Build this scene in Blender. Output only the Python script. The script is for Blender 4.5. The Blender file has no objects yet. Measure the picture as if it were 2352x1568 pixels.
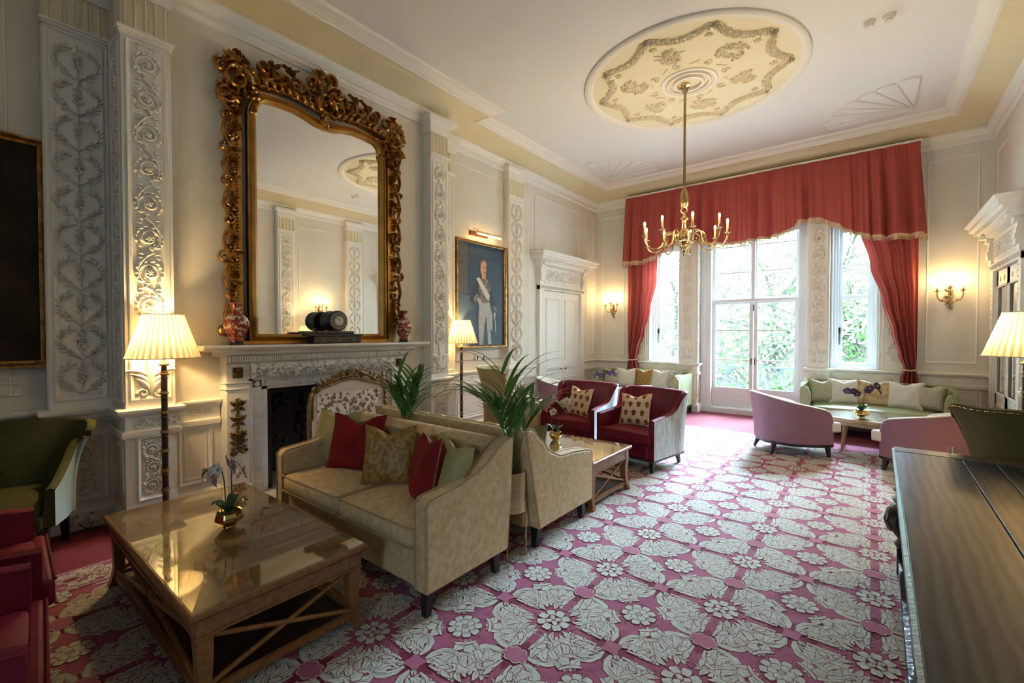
import bpy, math, random
from mathutils import Vector, Matrix
R = random.Random(7)
PI = math.pi
sin, cos = math.sin, math.cos
SC = bpy.context.scene
COL = SC.collection

# ------------------------------------------------------------------ materials
MATS = {}
def mat(name, col, rough=0.6, metal=0.0, col2=None, scale=8.0, bump=0.0, bscale=60.0, sheen=0.0,
        coat=0.0, emit=None, estr=0.0, stretch=None, contrast=(0.35, 0.65), spec=None, transl=0.0, detail=4.0, wave=False):
    if name in MATS: return MATS[name]
    m = bpy.data.materials.new(name); m.use_nodes = True
    nt = m.node_tree; b = nt.nodes['Principled BSDF']
    b.inputs['Base Color'].default_value = (*col, 1)
    b.inputs['Roughness'].default_value = rough
    b.inputs['Metallic'].default_value = metal
    if spec is not None: b.inputs['Specular IOR Level'].default_value = spec
    if sheen: b.inputs['Sheen Weight'].default_value = sheen*.4; b.inputs['Sheen Roughness'].default_value = 0.35; b.inputs['Sheen Tint'].default_value = (col[0]**.45, col[1]**.45, col[2]**.45, 1)
    if coat: b.inputs['Coat Weight'].default_value = coat; b.inputs['Coat Roughness'].default_value = 0.05
    tc = nt.nodes.new('ShaderNodeTexCoord'); mp = nt.nodes.new('ShaderNodeMapping')
    nt.links.new(tc.outputs['Object'], mp.inputs['Vector'])
    if stretch: mp.inputs['Scale'].default_value = stretch
    if col2 is not None:
        if wave:
            n = nt.nodes.new('ShaderNodeTexWave'); n.inputs['Scale'].default_value = scale
            n.inputs['Distortion'].default_value = 6; n.inputs['Detail'].default_value = detail; n.inputs['Detail Scale'].default_value = 1.5
            n.bands_direction = 'X'; fo = n.outputs['Fac']
        else:
            n = nt.nodes.new('ShaderNodeTexNoise'); n.inputs['Scale'].default_value = scale; n.inputs['Detail'].default_value = detail
            fo = n.outputs['Fac']
        nt.links.new(mp.outputs['Vector'], n.inputs['Vector'])
        r = nt.nodes.new('ShaderNodeValToRGB')
        r.color_ramp.elements[0].position = contrast[0]; r.color_ramp.elements[1].position = contrast[1]
        r.color_ramp.elements[0].color = (*col, 1); r.color_ramp.elements[1].color = (*col2, 1)
        nt.links.new(fo, r.inputs['Fac']); nt.links.new(r.outputs['Color'], b.inputs['Base Color'])
    if bump:
        n2 = nt.nodes.new('ShaderNodeTexNoise'); n2.inputs['Scale'].default_value = bscale; n2.inputs['Detail'].default_value = 3
        nt.links.new(mp.outputs['Vector'], n2.inputs['Vector'])
        bp = nt.nodes.new('ShaderNodeBump'); bp.inputs['Strength'].default_value = bump; bp.inputs['Distance'].default_value = 0.01
        nt.links.new(n2.outputs['Fac'], bp.inputs['Height']); nt.links.new(bp.outputs['Normal'], b.inputs['Normal'])
    if emit: b.inputs['Emission Color'].default_value = (*emit, 1); b.inputs['Emission Strength'].default_value = estr
    if transl:
        tr = nt.nodes.new('ShaderNodeBsdfTranslucent'); tr.inputs['Color'].default_value = (*col, 1)
        mx = nt.nodes.new('ShaderNodeMixShader'); mx.inputs[0].default_value = transl
        o = nt.nodes['Material Output']
        nt.links.new(b.outputs[0], mx.inputs[1]); nt.links.new(tr.outputs[0], mx.inputs[2]); nt.links.new(mx.outputs[0], o.inputs['Surface'])
    MATS[name] = m; return m

def glass_mat(name, tint=(1, 1, 1), refl=0.08):
    m = bpy.data.materials.new(name); m.use_nodes = True; nt = m.node_tree
    nt.nodes.remove(nt.nodes['Principled BSDF'])
    t = nt.nodes.new('ShaderNodeBsdfTransparent'); t.inputs['Color'].default_value = (*tint, 1)
    g = nt.nodes.new('ShaderNodeBsdfGlossy'); g.inputs['Roughness'].default_value = 0.02
    lw = nt.nodes.new('ShaderNodeLayerWeight'); lw.inputs['Blend'].default_value = 0.5
    pw = nt.nodes.new('ShaderNodeMath'); pw.operation = 'POWER'; pw.inputs[1].default_value = 4.0; nt.links.new(lw.outputs['Facing'], pw.inputs[0])
    f = nt.nodes.new('ShaderNodeMath'); f.operation = 'MULTIPLY_ADD'; f.inputs[1].default_value = 1-refl; f.inputs[2].default_value = refl; nt.links.new(pw.outputs[0], f.inputs[0])
    mx = nt.nodes.new('ShaderNodeMixShader')
    nt.links.new(f.outputs[0], mx.inputs[0]); nt.links.new(t.outputs[0], mx.inputs[1]); nt.links.new(g.outputs[0], mx.inputs[2])
    nt.links.new(mx.outputs[0], nt.nodes['Material Output'].inputs['Surface']); return m

WALL = mat('wall_paint', (0.75, 0.70, 0.60), 0.7, col2=(0.78, 0.73, 0.63), scale=3, bump=0.05, bscale=150)
PLAS = mat('plaster_white', (0.86, 0.83, 0.75), 0.55)
PLASY = mat('plaster_cream', (0.77, 0.69, 0.48), 0.55)
CREAM = mat('cove_cream', (0.72, 0.61, 0.38), 0.7, col2=(0.75, 0.64, 0.41), scale=2)
CEIL = mat('ceiling_white', (0.80, 0.79, 0.77), 0.8)
OVALC = mat('oval_cream', (0.80, 0.72, 0.50), 0.7)
MARB = mat('white_marble', (0.80, 0.77, 0.72), 0.3, col2=(0.70, 0.66, 0.60), scale=3, contrast=(0.55, 0.8))
GOLD = mat('antique_gilt', (0.62, 0.36, 0.12), 0.3, 0.88, col2=(0.28, 0.13, 0.035), scale=18, bump=0.1, bscale=90)
GOLDF = mat('gilt_flat', (0.50, 0.25, 0.05), 0.42, 0.7, col2=(0.38, 0.18, 0.035), scale=6)
BRONZE = mat('bronze_mount', (0.20, 0.12, 0.04), 0.45, 0.7, col2=(0.10, 0.06, 0.02), scale=30)
BRASS = mat('brass', (0.62, 0.46, 0.22), 0.22, 1.0)
BRASSD = mat('aged_brass', (0.36, 0.25, 0.12), 0.35, 1.0)
CHROME = mat('chrome', (0.75, 0.75, 0.75), 0.15, 1.0)
MIRROR = mat('mirror_silver', (0.93, 0.93, 0.90), 0.008, 1.0)
BLACKI = mat('black_iron', (0.015, 0.016, 0.02), 0.35, 0.3, bump=0.3, bscale=25)
SOOT = mat('soot', (0.01, 0.01, 0.012), 0.7)
TANV = mat('tan_velvet', (0.54, 0.37, 0.18), 0.62, col2=(0.70, 0.53, 0.30), scale=26, detail=8, sheen=0.45, bump=0.08, bscale=60, contrast=(0.36, 0.68))
TANP = mat('tan_piping', (0.40, 0.28, 0.15), 0.6, sheen=0.3)
REDV = mat('crimson_velvet', (0.10, 0.003, 0.011), 0.5, col2=(0.18, 0.007, 0.026), scale=6, detail=6, sheen=0.3, spec=0.3)
REDC = mat('red_cushion_velvet', (0.17, 0.006, 0.008), 0.7, col2=(0.23, 0.009, 0.012), scale=9, spec=0.2)
GOLDC = mat('gold_paisley', (0.24, 0.125, 0.022), 0.5, col2=(0.38, 0.22, 0.06), scale=34, detail=0.5, contrast=(0.48, 0.52), sheen=0.2)
OLIVEC = mat('olive_cushion', (0.36, 0.31, 0.11), 0.55, col2=(0.42, 0.37, 0.15), scale=5, stretch=(12, 1, 1), sheen=0.2, bump=0.2, bscale=40)
GREENV = mat('pale_green_velvet', (0.25, 0.28, 0.125), 0.5, col2=(0.33, 0.36, 0.18), scale=5, sheen=0.4)
GREENW = mat('olive_wool', (0.036, 0.036, 0.006), 0.8, col2=(0.05, 0.05, 0.009), scale=60, sheen=0.1, bump=0.2, bscale=300)
GREENT = mat('olive_brown_wool', (0.10, 0.08, 0.02), 0.85, col2=(0.13, 0.10, 0.03), scale=60, bump=0.2, bscale=300)
BLUEG = mat('pale_blue_grey_tweed', (0.22, 0.31, 0.31), 0.8, col2=(0.30, 0.38, 0.38), scale=90, bump=0.2, bscale=200)
TANW = mat('tan_wool', (0.45, 0.33, 0.16), 0.85, col2=(0.50, 0.38, 0.19), scale=60, bump=0.2, bscale=300)
PINKW = mat('mauve_wool', (0.26, 0.13, 0.175), 0.85, col2=(0.32, 0.165, 0.215), scale=90, sheen=0.3, bump=0.15, bscale=300)
WHITEF = mat('ivory_fabric', (0.72, 0.68, 0.60), 0.8, sheen=0.2)
SILVERF = mat('silver_stripe_fabric', (0.38, 0.42, 0.42), 0.55, col2=(0.62, 0.66, 0.65), scale=9, stretch=(9, 9, 1), contrast=(0.4, 0.6), sheen=0.2)
GREYF = mat('grey_weave', (0.36, 0.34, 0.24), 0.8, col2=(0.50, 0.47, 0.36), scale=70, contrast=(0.42, 0.58))
BEIGEC = mat('beige_silk', (0.60, 0.53, 0.42), 0.5, sheen=0.3)
MOTIFC = mat('rust_motif', (0.24, 0.055, 0.025), 0.8)
PEACHC = mat('peach_linen', (0.78, 0.60, 0.40), 0.8)
BLACKW = mat('black_wood', (0.018, 0.015, 0.014), 0.35)
OAK = mat('walnut_oak', (0.19, 0.075, 0.02), 0.34, col2=(0.28, 0.12, 0.036), scale=3, stretch=(1.5, 14, 14), detail=8, bump=0.05, bscale=40)
OAKT = mat('table_veneer', (0.26, 0.125, 0.04), 0.3, col2=(0.36, 0.18, 0.065), scale=3, stretch=(1, 16, 1), detail=8)
OAKT2 = mat('table_veneer_cross', (0.21, 0.10, 0.03), 0.3, col2=(0.30, 0.15, 0.052), scale=3, stretch=(16, 1, 1), detail=8)
LINEW = mat('veneer_line', (0.13, 0.06, 0.02), 0.4)
DARKOAK = mat('dark_old_oak', (0.010, 0.012, 0.015), 0.34, col2=(0.045, 0.050, 0.056), spec=0.25, scale=5, stretch=(1.6, 0.32, 1), wave=True, detail=5, bump=0.06, bscale=30, contrast=(0.1, 0.95))
DARKOAK2 = mat('dark_carved_oak', (0.02, 0.014, 0.012), 0.3, bump=0.4, bscale=40)
CURT = mat('curtain_red', (0.40, 0.065, 0.05), 0.75, col2=(0.44, 0.075, 0.058), scale=30, sheen=0.35, transl=0.16)
FRING = mat('fringe_gold', (0.62, 0.42, 0.25), 0.7)
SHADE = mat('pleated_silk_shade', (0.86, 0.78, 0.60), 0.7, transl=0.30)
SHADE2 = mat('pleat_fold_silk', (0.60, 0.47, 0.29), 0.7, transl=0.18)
POLE = mat('dark_turned_wood', (0.035, 0.016, 0.010), 0.28)
POT = mat('gold_pot', (0.75, 0.52, 0.18), 0.13, 1.0)
PLANTG = mat('palm_green', (0.045, 0.15, 0.025), 0.35, col2=(0.09, 0.25, 0.045), scale=10)
ORCHL = mat('orchid_leaf', (0.02, 0.07, 0.025), 0.3)
STEM = mat('orchid_stem', (0.07, 0.06, 0.03), 0.5)
ORCHP = mat('orchid_pink', (0.44, 0.20, 0.20), 0.6, col2=(0.62, 0.42, 0.36), scale=30)
ORCHW = mat('orchid_pale', (0.78, 0.70, 0.64), 0.6)
ORCHV = mat('orchid_purple', (0.045, 0.012, 0.06), 0.6)
BUD = mat('orchid_bud', (0.26, 0.30, 0.10), 0.5)
POTB = mat('planter_brass', (0.50, 0.38, 0.20), 0.4, 0.7, col2=(0.62, 0.49, 0.28), scale=10, stretch=(1, 1, 12))
VASER = mat('vase_red_white', (0.26, 0.03, 0.012), 0.25, col2=(0.66, 0.56, 0.46), scale=26, detail=2, contrast=(0.52, 0.56), coat=0.6)
VASEB = mat('vase_band_red', (0.34, 0.05, 0.02), 0.25, coat=0.6)
CLOCKB = mat('black_slate', (0.012, 0.014, 0.017), 0.3)
DIAL = mat('clock_dial', (0.10, 0.10, 0.09), 0.4)
DIALW = mat('clock_dial_pale', (0.6, 0.58, 0.52), 0.4)
MALA = mat('malachite', (0.02, 0.30, 0.18), 0.3)
PLASTIC = mat('white_plastic', (0.75, 0.73, 0.66), 0.35)
CABLE = mat('black_cable', (0.01, 0.01, 0.01), 0.5)
FLOORC = mat('crimson_carpet', (0.16, 0.012, 0.022), 0.95, col2=(0.20, 0.018, 0.032), scale=20, sheen=0.5, bump=0.3, bscale=250)
CG = mat('rug_rose', (0.31, 0.065, 0.13), 0.9, col2=(0.37, 0.09, 0.165), scale=12, sheen=1.3, bump=0.3, bscale=200)
CDK = mat('rug_dark_crimson', (0.17, 0.010, 0.032), 0.9, sheen=1.2)
CPALE = mat('rug_pale_leaf', (0.45, 0.44, 0.37), 0.9, col2=(0.56, 0.55, 0.47), scale=28, sheen=1.3, bump=0.3, bscale=200)
CMID = mat('rug_taupe_vein', (0.34, 0.30, 0.25), 0.9, sheen=1.2)
CPINK = mat('rug_pink', (0.38, 0.10, 0.17), 0.9, sheen=1.2)
GLASS = glass_mat('window_glass', refl=.03)
GLASST = glass_mat('table_glass', (0.97, 1.0, 0.98), refl=.05)
WPAINT = mat('window_paint', (0.80, 0.82, 0.82), 0.4)
BULB = mat('bulb_glow', (1, 0.8, 0.5), 0.5, emit=(1.0, 0.62, 0.26), estr=28)
CANDLE = mat('candle_ivory', (0.85, 0.76, 0.52), 0.5, transl=0.2)
RAIL = mat('railing_blue_black', (0.03, 0.07, 0.09), 0.5)
BARK = mat('bark', (0.05, 0.045, 0.035), 0.9, col2=(0.09, 0.08, 0.06), scale=12)
LEAF = mat('spring_leaf', (0.11, 0.19, 0.065), 0.6, transl=0.5)
LEAF2 = mat('spring_leaf_pale', (0.17, 0.26, 0.10), 0.6, transl=0.5)
BOUNCEG = mat('pale_bounce_ground', (0.55, 0.58, 0.54), 0.9)  # garden ground, made pale to bounce daylight up onto the ceiling
STONE = mat('balcony_stone', (0.62, 0.62, 0.60), 0.8)
PAINTD = mat('dark_oil_paint', (0.010, 0.007, 0.004), 0.45, col2=(0.03, 0.02, 0.011), scale=3, spec=0.15)
PBLUE = mat('portrait_blue', (0.022, 0.052, 0.095), 0.45, col2=(0.010, 0.018, 0.030), scale=1.6, contrast=(0.4, 0.7))
PCOL = mat('portrait_column', (0.085, 0.080, 0.075), 0.5)
PBAL = mat('portrait_balustrade', (0.055, 0.085, 0.13), 0.5)
PDARK = mat('portrait_navy', (0.012, 0.016, 0.028), 0.5)
PSKIN = mat('portrait_skin', (0.55, 0.28, 0.15), 0.5)
PWHT = mat('portrait_white', (0.50, 0.49, 0.44), 0.5, col2=(0.36, 0.36, 0.35), scale=14)
PSASH = mat('portrait_sash', (0.62, 0.60, 0.52), 0.5)
PGREY = mat('portrait_braid', (0.30, 0.25, 0.17), 0.5, col2=(0.06, 0.055, 0.06), scale=45, contrast=(0.45, 0.55))
TAPESB = mat('screen_linen', (0.62, 0.53, 0.43), 0.8)
TAPES = mat('screen_tapestry', (0.70, 0.62, 0.54), 0.8, col2=(0.23, 0.08, 0.05), scale=26, detail=3, contrast=(0.50, 0.57))

# ------------------------------------------------------------------ mesh builder
class MB:
    def __init__(s): s.v = []; s.f = []; s.m = []; s.sm = []
    def add(s, vs, fs, mi=0, smooth=True):
        o = len(s.v); s.v += [tuple(p) for p in vs]
        s.f += [tuple(i + o for i in f) for f in fs]; s.m += [mi] * len(fs); s.sm += [smooth] * len(fs)
    def box(s, x0, x1, y0, y1, z0, z1, mi=0):
        x0, x1 = min(x0, x1), max(x0, x1); y0, y1 = min(y0, y1), max(y0, y1); z0, z1 = min(z0, z1), max(z0, z1)
        s.add([(x0,y0,z0),(x1,y0,z0),(x1,y1,z0),(x0,y1,z0),(x0,y0,z1),(x1,y0,z1),(x1,y1,z1),(x0,y1,z1)],
              [(0,3,2,1),(4,5,6,7),(0,1,5,4),(1,2,6,5),(2,3,7,6),(3,0,4,7)], mi, False)
    def hexa(s, b, t, mi=0):   # bottom quad, top quad
        s.add(list(b) + list(t), [(0,3,2,1),(4,5,6,7),(0,1,5,4),(1,2,6,5),(2,3,7,6),(3,0,4,7)], mi, False)
    def lathe(s, prof, c=(0,0,0), n=20, mi=0, axis='Z', flute=0, fl=0.0):
        vs = []
        for r, z in prof:
            for i in range(n):
                a = 2*PI*i/n; rr = r*(1+fl*(0.5-abs(sin(flute*a/2)))) if flute else r
                p = (rr*cos(a), rr*sin(a), z)
                if axis == 'Y': p = (p[0], p[2], p[1])
                if axis == 'X': p = (p[2], p[0], p[1])
                vs.append((p[0]+c[0], p[1]+c[1], p[2]+c[2]))
        fs = []
        for j in range(len(prof)-1):
            for i in range(n):
                k = (i+1) % n
                fs.append((j*n+i, j*n+k, (j+1)*n+k, (j+1)*n+i))
        fs.append(tuple(range(n))[::-1]); fs.append(tuple((len(prof)-1)*n+i for i in range(n)))
        s.add(vs, fs, mi)
    def tube(s, pts, r, n=8, mi=0, cap=True):
        P = [Vector(p) for p in pts]; m = len(P)
        rs = r if isinstance(r, (list, tuple)) else [r]*m
        vs = []; up = None
        for i in range(m):
            d = (P[min(i+1, m-1)] - P[max(i-1, 0)])
            if d.length < 1e-9: d = Vector((0, 0, 1))
            d.normalize()
            if up is None:
                up = Vector((0, 0, 1)) if abs(d.z) < 0.9 else Vector((1, 0, 0))
            a = d.cross(up)
            if a.length < 1e-4: a = d.cross(Vector((1, 0.3, 0)))
            a.normalize(); b = a.cross(d).normalized(); up = b
            for k in range(n):
                t = 2*PI*k/n; vs.append(P[i] + (a*cos(t) + b*sin(t))*rs[i])
        fs = [(i*n+k, i*n+(k+1) % n, (i+1)*n+(k+1) % n, (i+1)*n+k) for i in range(m-1) for k in range(n)]
        if cap: fs += [tuple(range(n))[::-1], tuple((m-1)*n+k for k in range(n))]
        s.add(vs, fs, mi)
    def ell(s, c, r, n=12, m=8, mi=0, M=None):
        vs = []; 
        for j in range(m+1):
            ph = PI*j/m
            for i in range(n):
                a = 2*PI*i/n; p = Vector((r[0]*sin(ph)*cos(a), r[1]*sin(ph)*sin(a), r[2]*cos(ph)))
                if M: p = M @ p
                vs.append((p.x+c[0], p.y+c[1], p.z+c[2]))
        fs = [(j*n+i, (j+1)*n+i, (j+1)*n+(i+1) % n, j*n+(i+1) % n) for j in range(m) for i in range(n)]
        s.add(vs, fs, mi)
    def prism(s, poly, ax, a0, a1, mi=0, smooth=False):   # extrude a 2D polygon along axis
        def P(u, v, a): return {'X': (a, u, v), 'Y': (u, a, v), 'Z': (u, v, a)}[ax]
        n = len(poly)
        s.add([P(u, v, a0) for u, v in poly] + [P(u, v, a1) for u, v in poly],
              [tuple(range(n))[::-1], tuple(range(n, 2*n))] + [(i, (i+1) % n, n+(i+1) % n, n+i) for i in range(n)], mi, smooth)
    def grid(s, nu, nv, fn, mi=0, smooth=True):
        vs = [fn(i/(nu-1), j/(nv-1)) for j in range(nv) for i in range(nu)]
        s.add(vs, [(j*nu+i, j*nu+i+1, (j+1)*nu+i+1, (j+1)*nu+i) for j in range(nv-1) for i in range(nu-1)], mi, smooth)
    def stroke(s, T, pts, w, h, mi=0, lift=0.0):    # raised rounded ribbon on a surface
        n = len(pts); vs = []
        prof = ((-1, 0), (-0.62, 0.78), (0, 1), (0.62, 0.78), (1, 0))
        for i in range(n):
            x0, y0 = pts[max(i-1, 0)]; x1, y1 = pts[min(i+1, n-1)]
            dx, dy = x1-x0, y1-y0; L = math.hypot(dx, dy) or 1; nx, ny = -dy/L, dx/L
            ww = w[i] if isinstance(w, (list, tuple)) else w; hh = h[i] if isinstance(h, (list, tuple)) else h
            for a, b in prof: vs.append(T(pts[i][0]+nx*ww*a, pts[i][1]+ny*ww*a, lift+hh*b))
        s.add(vs, [(i*5+k, i*5+k+1, i*5+k+6, i*5+k+5) for i in range(n-1) for k in range(4)], mi)
    def leaf(s, T, x, y, ang, L, W, h, curl=0.0, mi=0, n=6, lift=0.0):
        pts = []; a = ang; px, py = x, y
        for i in range(n+1):
            pts.append((px, py)); px += cos(a)*L/n; py += sin(a)*L/n; a += curl/n
        ws = [W*max(0.06, sin(PI*min(1, (i/n)**0.75))) for i in range(n+1)]
        hs = [h*(0.35+0.65*sin(PI*i/n)) for i in range(n+1)]
        s.stroke(T, pts, ws, hs, mi, lift)
    def dome(s, T, x, y, r, h, n=10, mi=0, lift=0.0):
        vs = [T(x, y, lift+h)]
        for q, hh in ((0.55, 0.8), (1.0, 0.0)):
            vs += [T(x+r*q*cos(2*PI*i/n), y+r*q*sin(2*PI*i/n), lift+h*hh) for i in range(n)]
        fs = [(0, 1+i, 1+(i+1) % n) for i in range(n)] + [(1+i, 1+n+i, 1+n+(i+1) % n, 1+(i+1) % n) for i in range(n)]
        s.add(vs, fs, mi)
    def flower(s, T, x, y, r, h, n=6, mi=0, lift=0.0):
        for k in range(n): s.leaf(T, x, y, 2*PI*k/n+0.3, r, r*0.34, h, 0.3, mi, 4, lift)
        s.dome(T, x, y, r*0.28, h*1.5, 8, mi, lift)
    def sweep(s, pts, N, prof, closed=False, mi=0, smooth=False):
        P = [Vector(p) for p in pts]; N = Vector(N).normalized(); n = len(P); vs = []; k = len(prof)
        for i in range(n):
            dn = (P[(i+1) % n]-P[i]) if (closed or i < n-1) else (P[i]-P[i-1])
            dp = (P[i]-P[i-1]) if (closed or i > 0) else dn
            s1 = N.cross(dp.normalized()); s2 = N.cross(dn.normalized())
            den = 1+s1.dot(s2); mt = (s1+s2)/den if den > 0.05 else s1
            for a, b in prof: vs.append(P[i]+mt*a+N*b)
        seg = n if closed else n-1
        fs = [(i*k+j, ((i+1) % n)*k+j, ((i+1) % n)*k+(j+1) % k, i*k+(j+1) % k) for i in range(seg) for j in range(k)]
        if not closed: fs += [tuple(range(k)), tuple((n-1)*k+j for j in range(k))[::-1]]
        s.add(vs, fs, mi, smooth)
    def build(s, name, mats, parent=None, bevel=0, seg=2, sharp=38, kind=None):
        me = bpy.data.meshes.new(name); me.from_pydata([tuple(p) for p in s.v], [], s.f)
        if not isinstance(mats, (list, tuple)): mats = [mats]
        for m in mats: me.materials.append(m)
        me.polygons.foreach_set('material_index', s.m); me.polygons.foreach_set('use_smooth', s.sm)
        me.update()
        o = bpy.data.objects.new(name, me); COL.objects.link(o)
        try: me.set_sharp_from_angle(angle=math.radians(sharp))
        except Exception: pass
        if parent is not None: o.parent = parent
        if bevel:
            b = o.modifiers.new('bevel', 'BEVEL'); b.width = bevel; b.segments = seg; b.limit_method = 'ANGLE'; b.angle_limit = math.radians(35)
            b.harden_normals = False
            me.polygons.foreach_set('use_smooth', [True]*len(me.polygons))
        if kind: o['kind'] = kind
        return o

def fixn(o):   # consistent normals
    import bmesh
    bm = bmesh.new(); bm.from_mesh(o.data); bmesh.ops.recalc_face_normals(bm, faces=bm.faces); bm.to_mesh(o.data); bm.free(); return o
def tag(o, label, cat, group=None):
    o['label'] = label; o['category'] = cat
    if group: o['group'] = group
    return o
def thing(name, label, cat, loc=(0,0,0), rz=0.0, group=None):
    o = bpy.data.objects.new(name, None); o.empty_display_size = 0.1; COL.objects.link(o)
    o.location = loc; o.rotation_euler = (0, 0, rz); tag(o, label, cat, group); return o
def struct_empty(name, loc=(0,0,0), rz=0):
    o = bpy.data.objects.new(name, None); COL.objects.link(o); o.location = loc; o.rotation_euler = (0,0,rz); o['kind'] = 'structure'; return o
def dup(root, loc, rz, label, group=None):
    def cp(o, par):
        c = o.copy(); COL.objects.link(c)
        if par is not None: c.parent = par
        for ch in o.children: cp(ch, c)
        return c
    r = cp(root, None); r.location = loc; r.rotation_euler = (0, 0, rz); r['label'] = label
    if group: r['group'] = group
    return r
def plane_T(O, U, V, N):
    O, U, V, N = Vector(O), Vector(U), Vector(V), Vector(N)
    return lambda x, y, w=0.0: O+U*x+V*y+N*w
def spiral(cx, cy, r0, a0, turns, d=1, n=22, r1=0.12):
    return [(cx+r0*(1-(1-r1)*(i/n))*cos(a0+d*2*PI*turns*i/n), cy+r0*(1-(1-r1)*(i/n))*sin(a0+d*2*PI*turns*i/n)) for i in range(n+1)]
def light(name, kind, loc, energy, color, size=0.05, rot=None, **k):
    l = bpy.data.lights.new(name, kind); l.energy = energy; l.color = color
    if kind == 'AREA':
        l.shape = 'RECTANGLE'; l.size = k.get('sx', 1); l.size_y = k.get('sy', 1)
        if k.get('portal'): l.cycles.is_portal = True
        if 'spread' in k: l.spread = k['spread']
    elif kind == 'SUN': l.angle = size
    else: l.shadow_soft_size = size
    o = bpy.data.objects.new(name, l); COL.objects.link(o); o.location = loc
    if rot: o.rotation_euler = rot
    return o

# ------------------------------------------------------------------ relief ornament
def rinceau(mb, T, L, W, h=0.018, pitch=None, mi=0, seed=0, dense=1.0):
    """running S-scroll of acanthus along +y of length L, width W (x in -W/2..W/2)"""
    rr = random.Random(seed); pitch = pitch or W*1.2; n = max(1, int(round(L/pitch))); p = L/n; r = min(W*0.40, p*0.40)
    for k in range(n):
        cy = p*(k+0.5); d = 1 if k % 2 else -1; N = 22
        sp = spiral(0, cy, r, -PI/2, 1.55, d, N, 0.2)
        mb.stroke(T, sp, [W*0.062*(1-0.45*i/N) for i in range(N+1)], [h*(0.75+0.35*i/N) for i in range(N+1)], mi)
        if k < n-1:
            mb.stroke(T, [(d*r*0.98, cy+r*0.1), (d*r*0.75, cy+r*0.85), (d*r*.15, cy+p*0.5), (-d*r*0.35, cy+p*0.5+r*0.25), (0, cy+p-r)], [W*.03, W*.05, W*.06, W*.045, W*.03], h*0.85, mi)
        m = int(13*dense)
        for q in range(m):       # acanthus lobes fringing the scroll
            a = -PI/2+d*2*PI*(q/m)*.92; x, y = r*cos(a), cy+r*sin(a); an = a+d*0.85; Lf = W*(.20+.05*(q % 2))
            if abs(x+cos(an)*Lf) > W*0.52: Lf *= .55
            if abs(y+sin(an)*Lf-cy) > p*0.56: Lf *= .6
            mb.leaf(T, x*.95, cy+(y-cy)*.95, an, Lf, W*0.062, h*1.05, d*1.5, mi, 4)
            if q % 2: mb.leaf(T, x*.8, cy+(y-cy)*.8, a+PI-d*.7, W*.13, W*.035, h*.9, -d*1.2, mi, 3)
        mb.flower(T, 0, cy, W*0.15, h*1.5, 6, mi)
        for sx in (-1, 1):
            mb.leaf(T, sx*W*0.16, cy+p*0.5, PI/2+sx*(-0.9), W*0.24, W*0.06, h*0.9, -sx*1.7, mi, 4)
            mb.leaf(T, sx*W*0.2, cy+p*0.46, -PI/2+sx*0.7, W*0.2, W*0.055, h*0.9, sx*1.5, mi, 4)
def arabesque(mb, T, L, W, h=0.02, mi=0, seed=1):
    """leafy branches in facing curves around a centre stem with blossoms"""
    rr = random.Random(seed); n = max(1, int(round(L/(W*1.05)))); p = L/n
    mb.stroke(T, [(0, 0), (0, L*0.5), (0, L)], [W*.02]*3, h*0.7, mi)
    for k in range(n):
        y0 = p*k
        mb.flower(T, 0, y0+p*.55, W*0.11, h*1.6, 7, mi); mb.dome(T, 0, y0+p*.33, W*.045, h*1.4, 8, mi)
        for q in range(3): mb.dome(T, 0, y0+p*(.78+.07*q), W*(.035-.006*q), h*1.3, 7, mi)
        mb.stroke(T, [(-W*.10, y0+p*.06), (0, y0+p*.02), (W*.10, y0+p*.06)], [W*.02, W*.05, W*.02], h*1.2, mi)
        for s in (-1, 1):
            pts = []; m = 9
            for i in range(m+1):
                u = i/m; pts.append((s*W*(.02+.42*sin(u*PI*.84)**.8), y0+p*(.04+.80*u)))
            mb.stroke(T, pts, [W*.020*(1-.6*i/m) for i in range(m+1)], h*0.8, mi)
            for i in range(1, m+1):
                x, y = pts[i]; x0, y1 = pts[i-1]; an = math.atan2(y-y1, x-x0)
                for e in (-1, 1):
                    if e*s < 0 or abs(x) < W*.36 or i > 6: mb.leaf(T, x, y, an+e*.75, W*rr.uniform(.15, .20), W*0.036, h*1.0, -e*0.5, mi, 4)
            mb.leaf(T, 0, y0+p*.30, PI/2-s*0.75, W*0.2, W*0.045, h, s*0.8, mi, 4)
            mb.leaf(T, 0, y0+p*.48, -PI/2+s*0.8, W*0.15, W*0.04, h, -s*0.6, mi, 4)
            mb.leaf(T, 0, y0+p*.66, PI/2-s*0.9, W*0.14, W*0.035, h, s*0.6, mi, 4)
def panel_frame(mb, T, x0, x1, y0, y1, w=0.02, h=0.012, mi=0):
    for a in (0, 1):
        pass
    O = T(0, 0, 0); U = T(1, 0, 0)-O; V = T(0, 1, 0)-O; N = T(0, 0, 1)-O
    pts = [T(x0, y0, 0), T(x1, y0, 0), T(x1, y1, 0), T(x0, y1, 0)]
    if U.cross(V).dot(N) < 0: pts = pts[::-1]
    mb.sweep(pts, N, [(0, 0), (0, h*0.6), (w*0.25, h), (w*0.5, h*0.7), (w*0.75, h*0.55), (w, 0)], True, mi)
# ------------------------------------------------------------------ ROOM
def tbox(mb, T, x0, x1, y0, y1, w0, w1, mi=0):
    mb.hexa([T(x0,y0,w0), T(x1,y0,w0), T(x1,y1,w0), T(x0,y1,w0)], [T(x0,y0,w1), T(x1,y0,w1), T(x1,y1,w1), T(x0,y1,w1)], mi)
def poly(mb, T, pts, w, mi=0):
    mb.add([T(x, y, w) for x, y in pts], [tuple(range(len(pts)))], mi, False)
XR, YW, YB = 1.37, 9.4, -3.6
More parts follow.
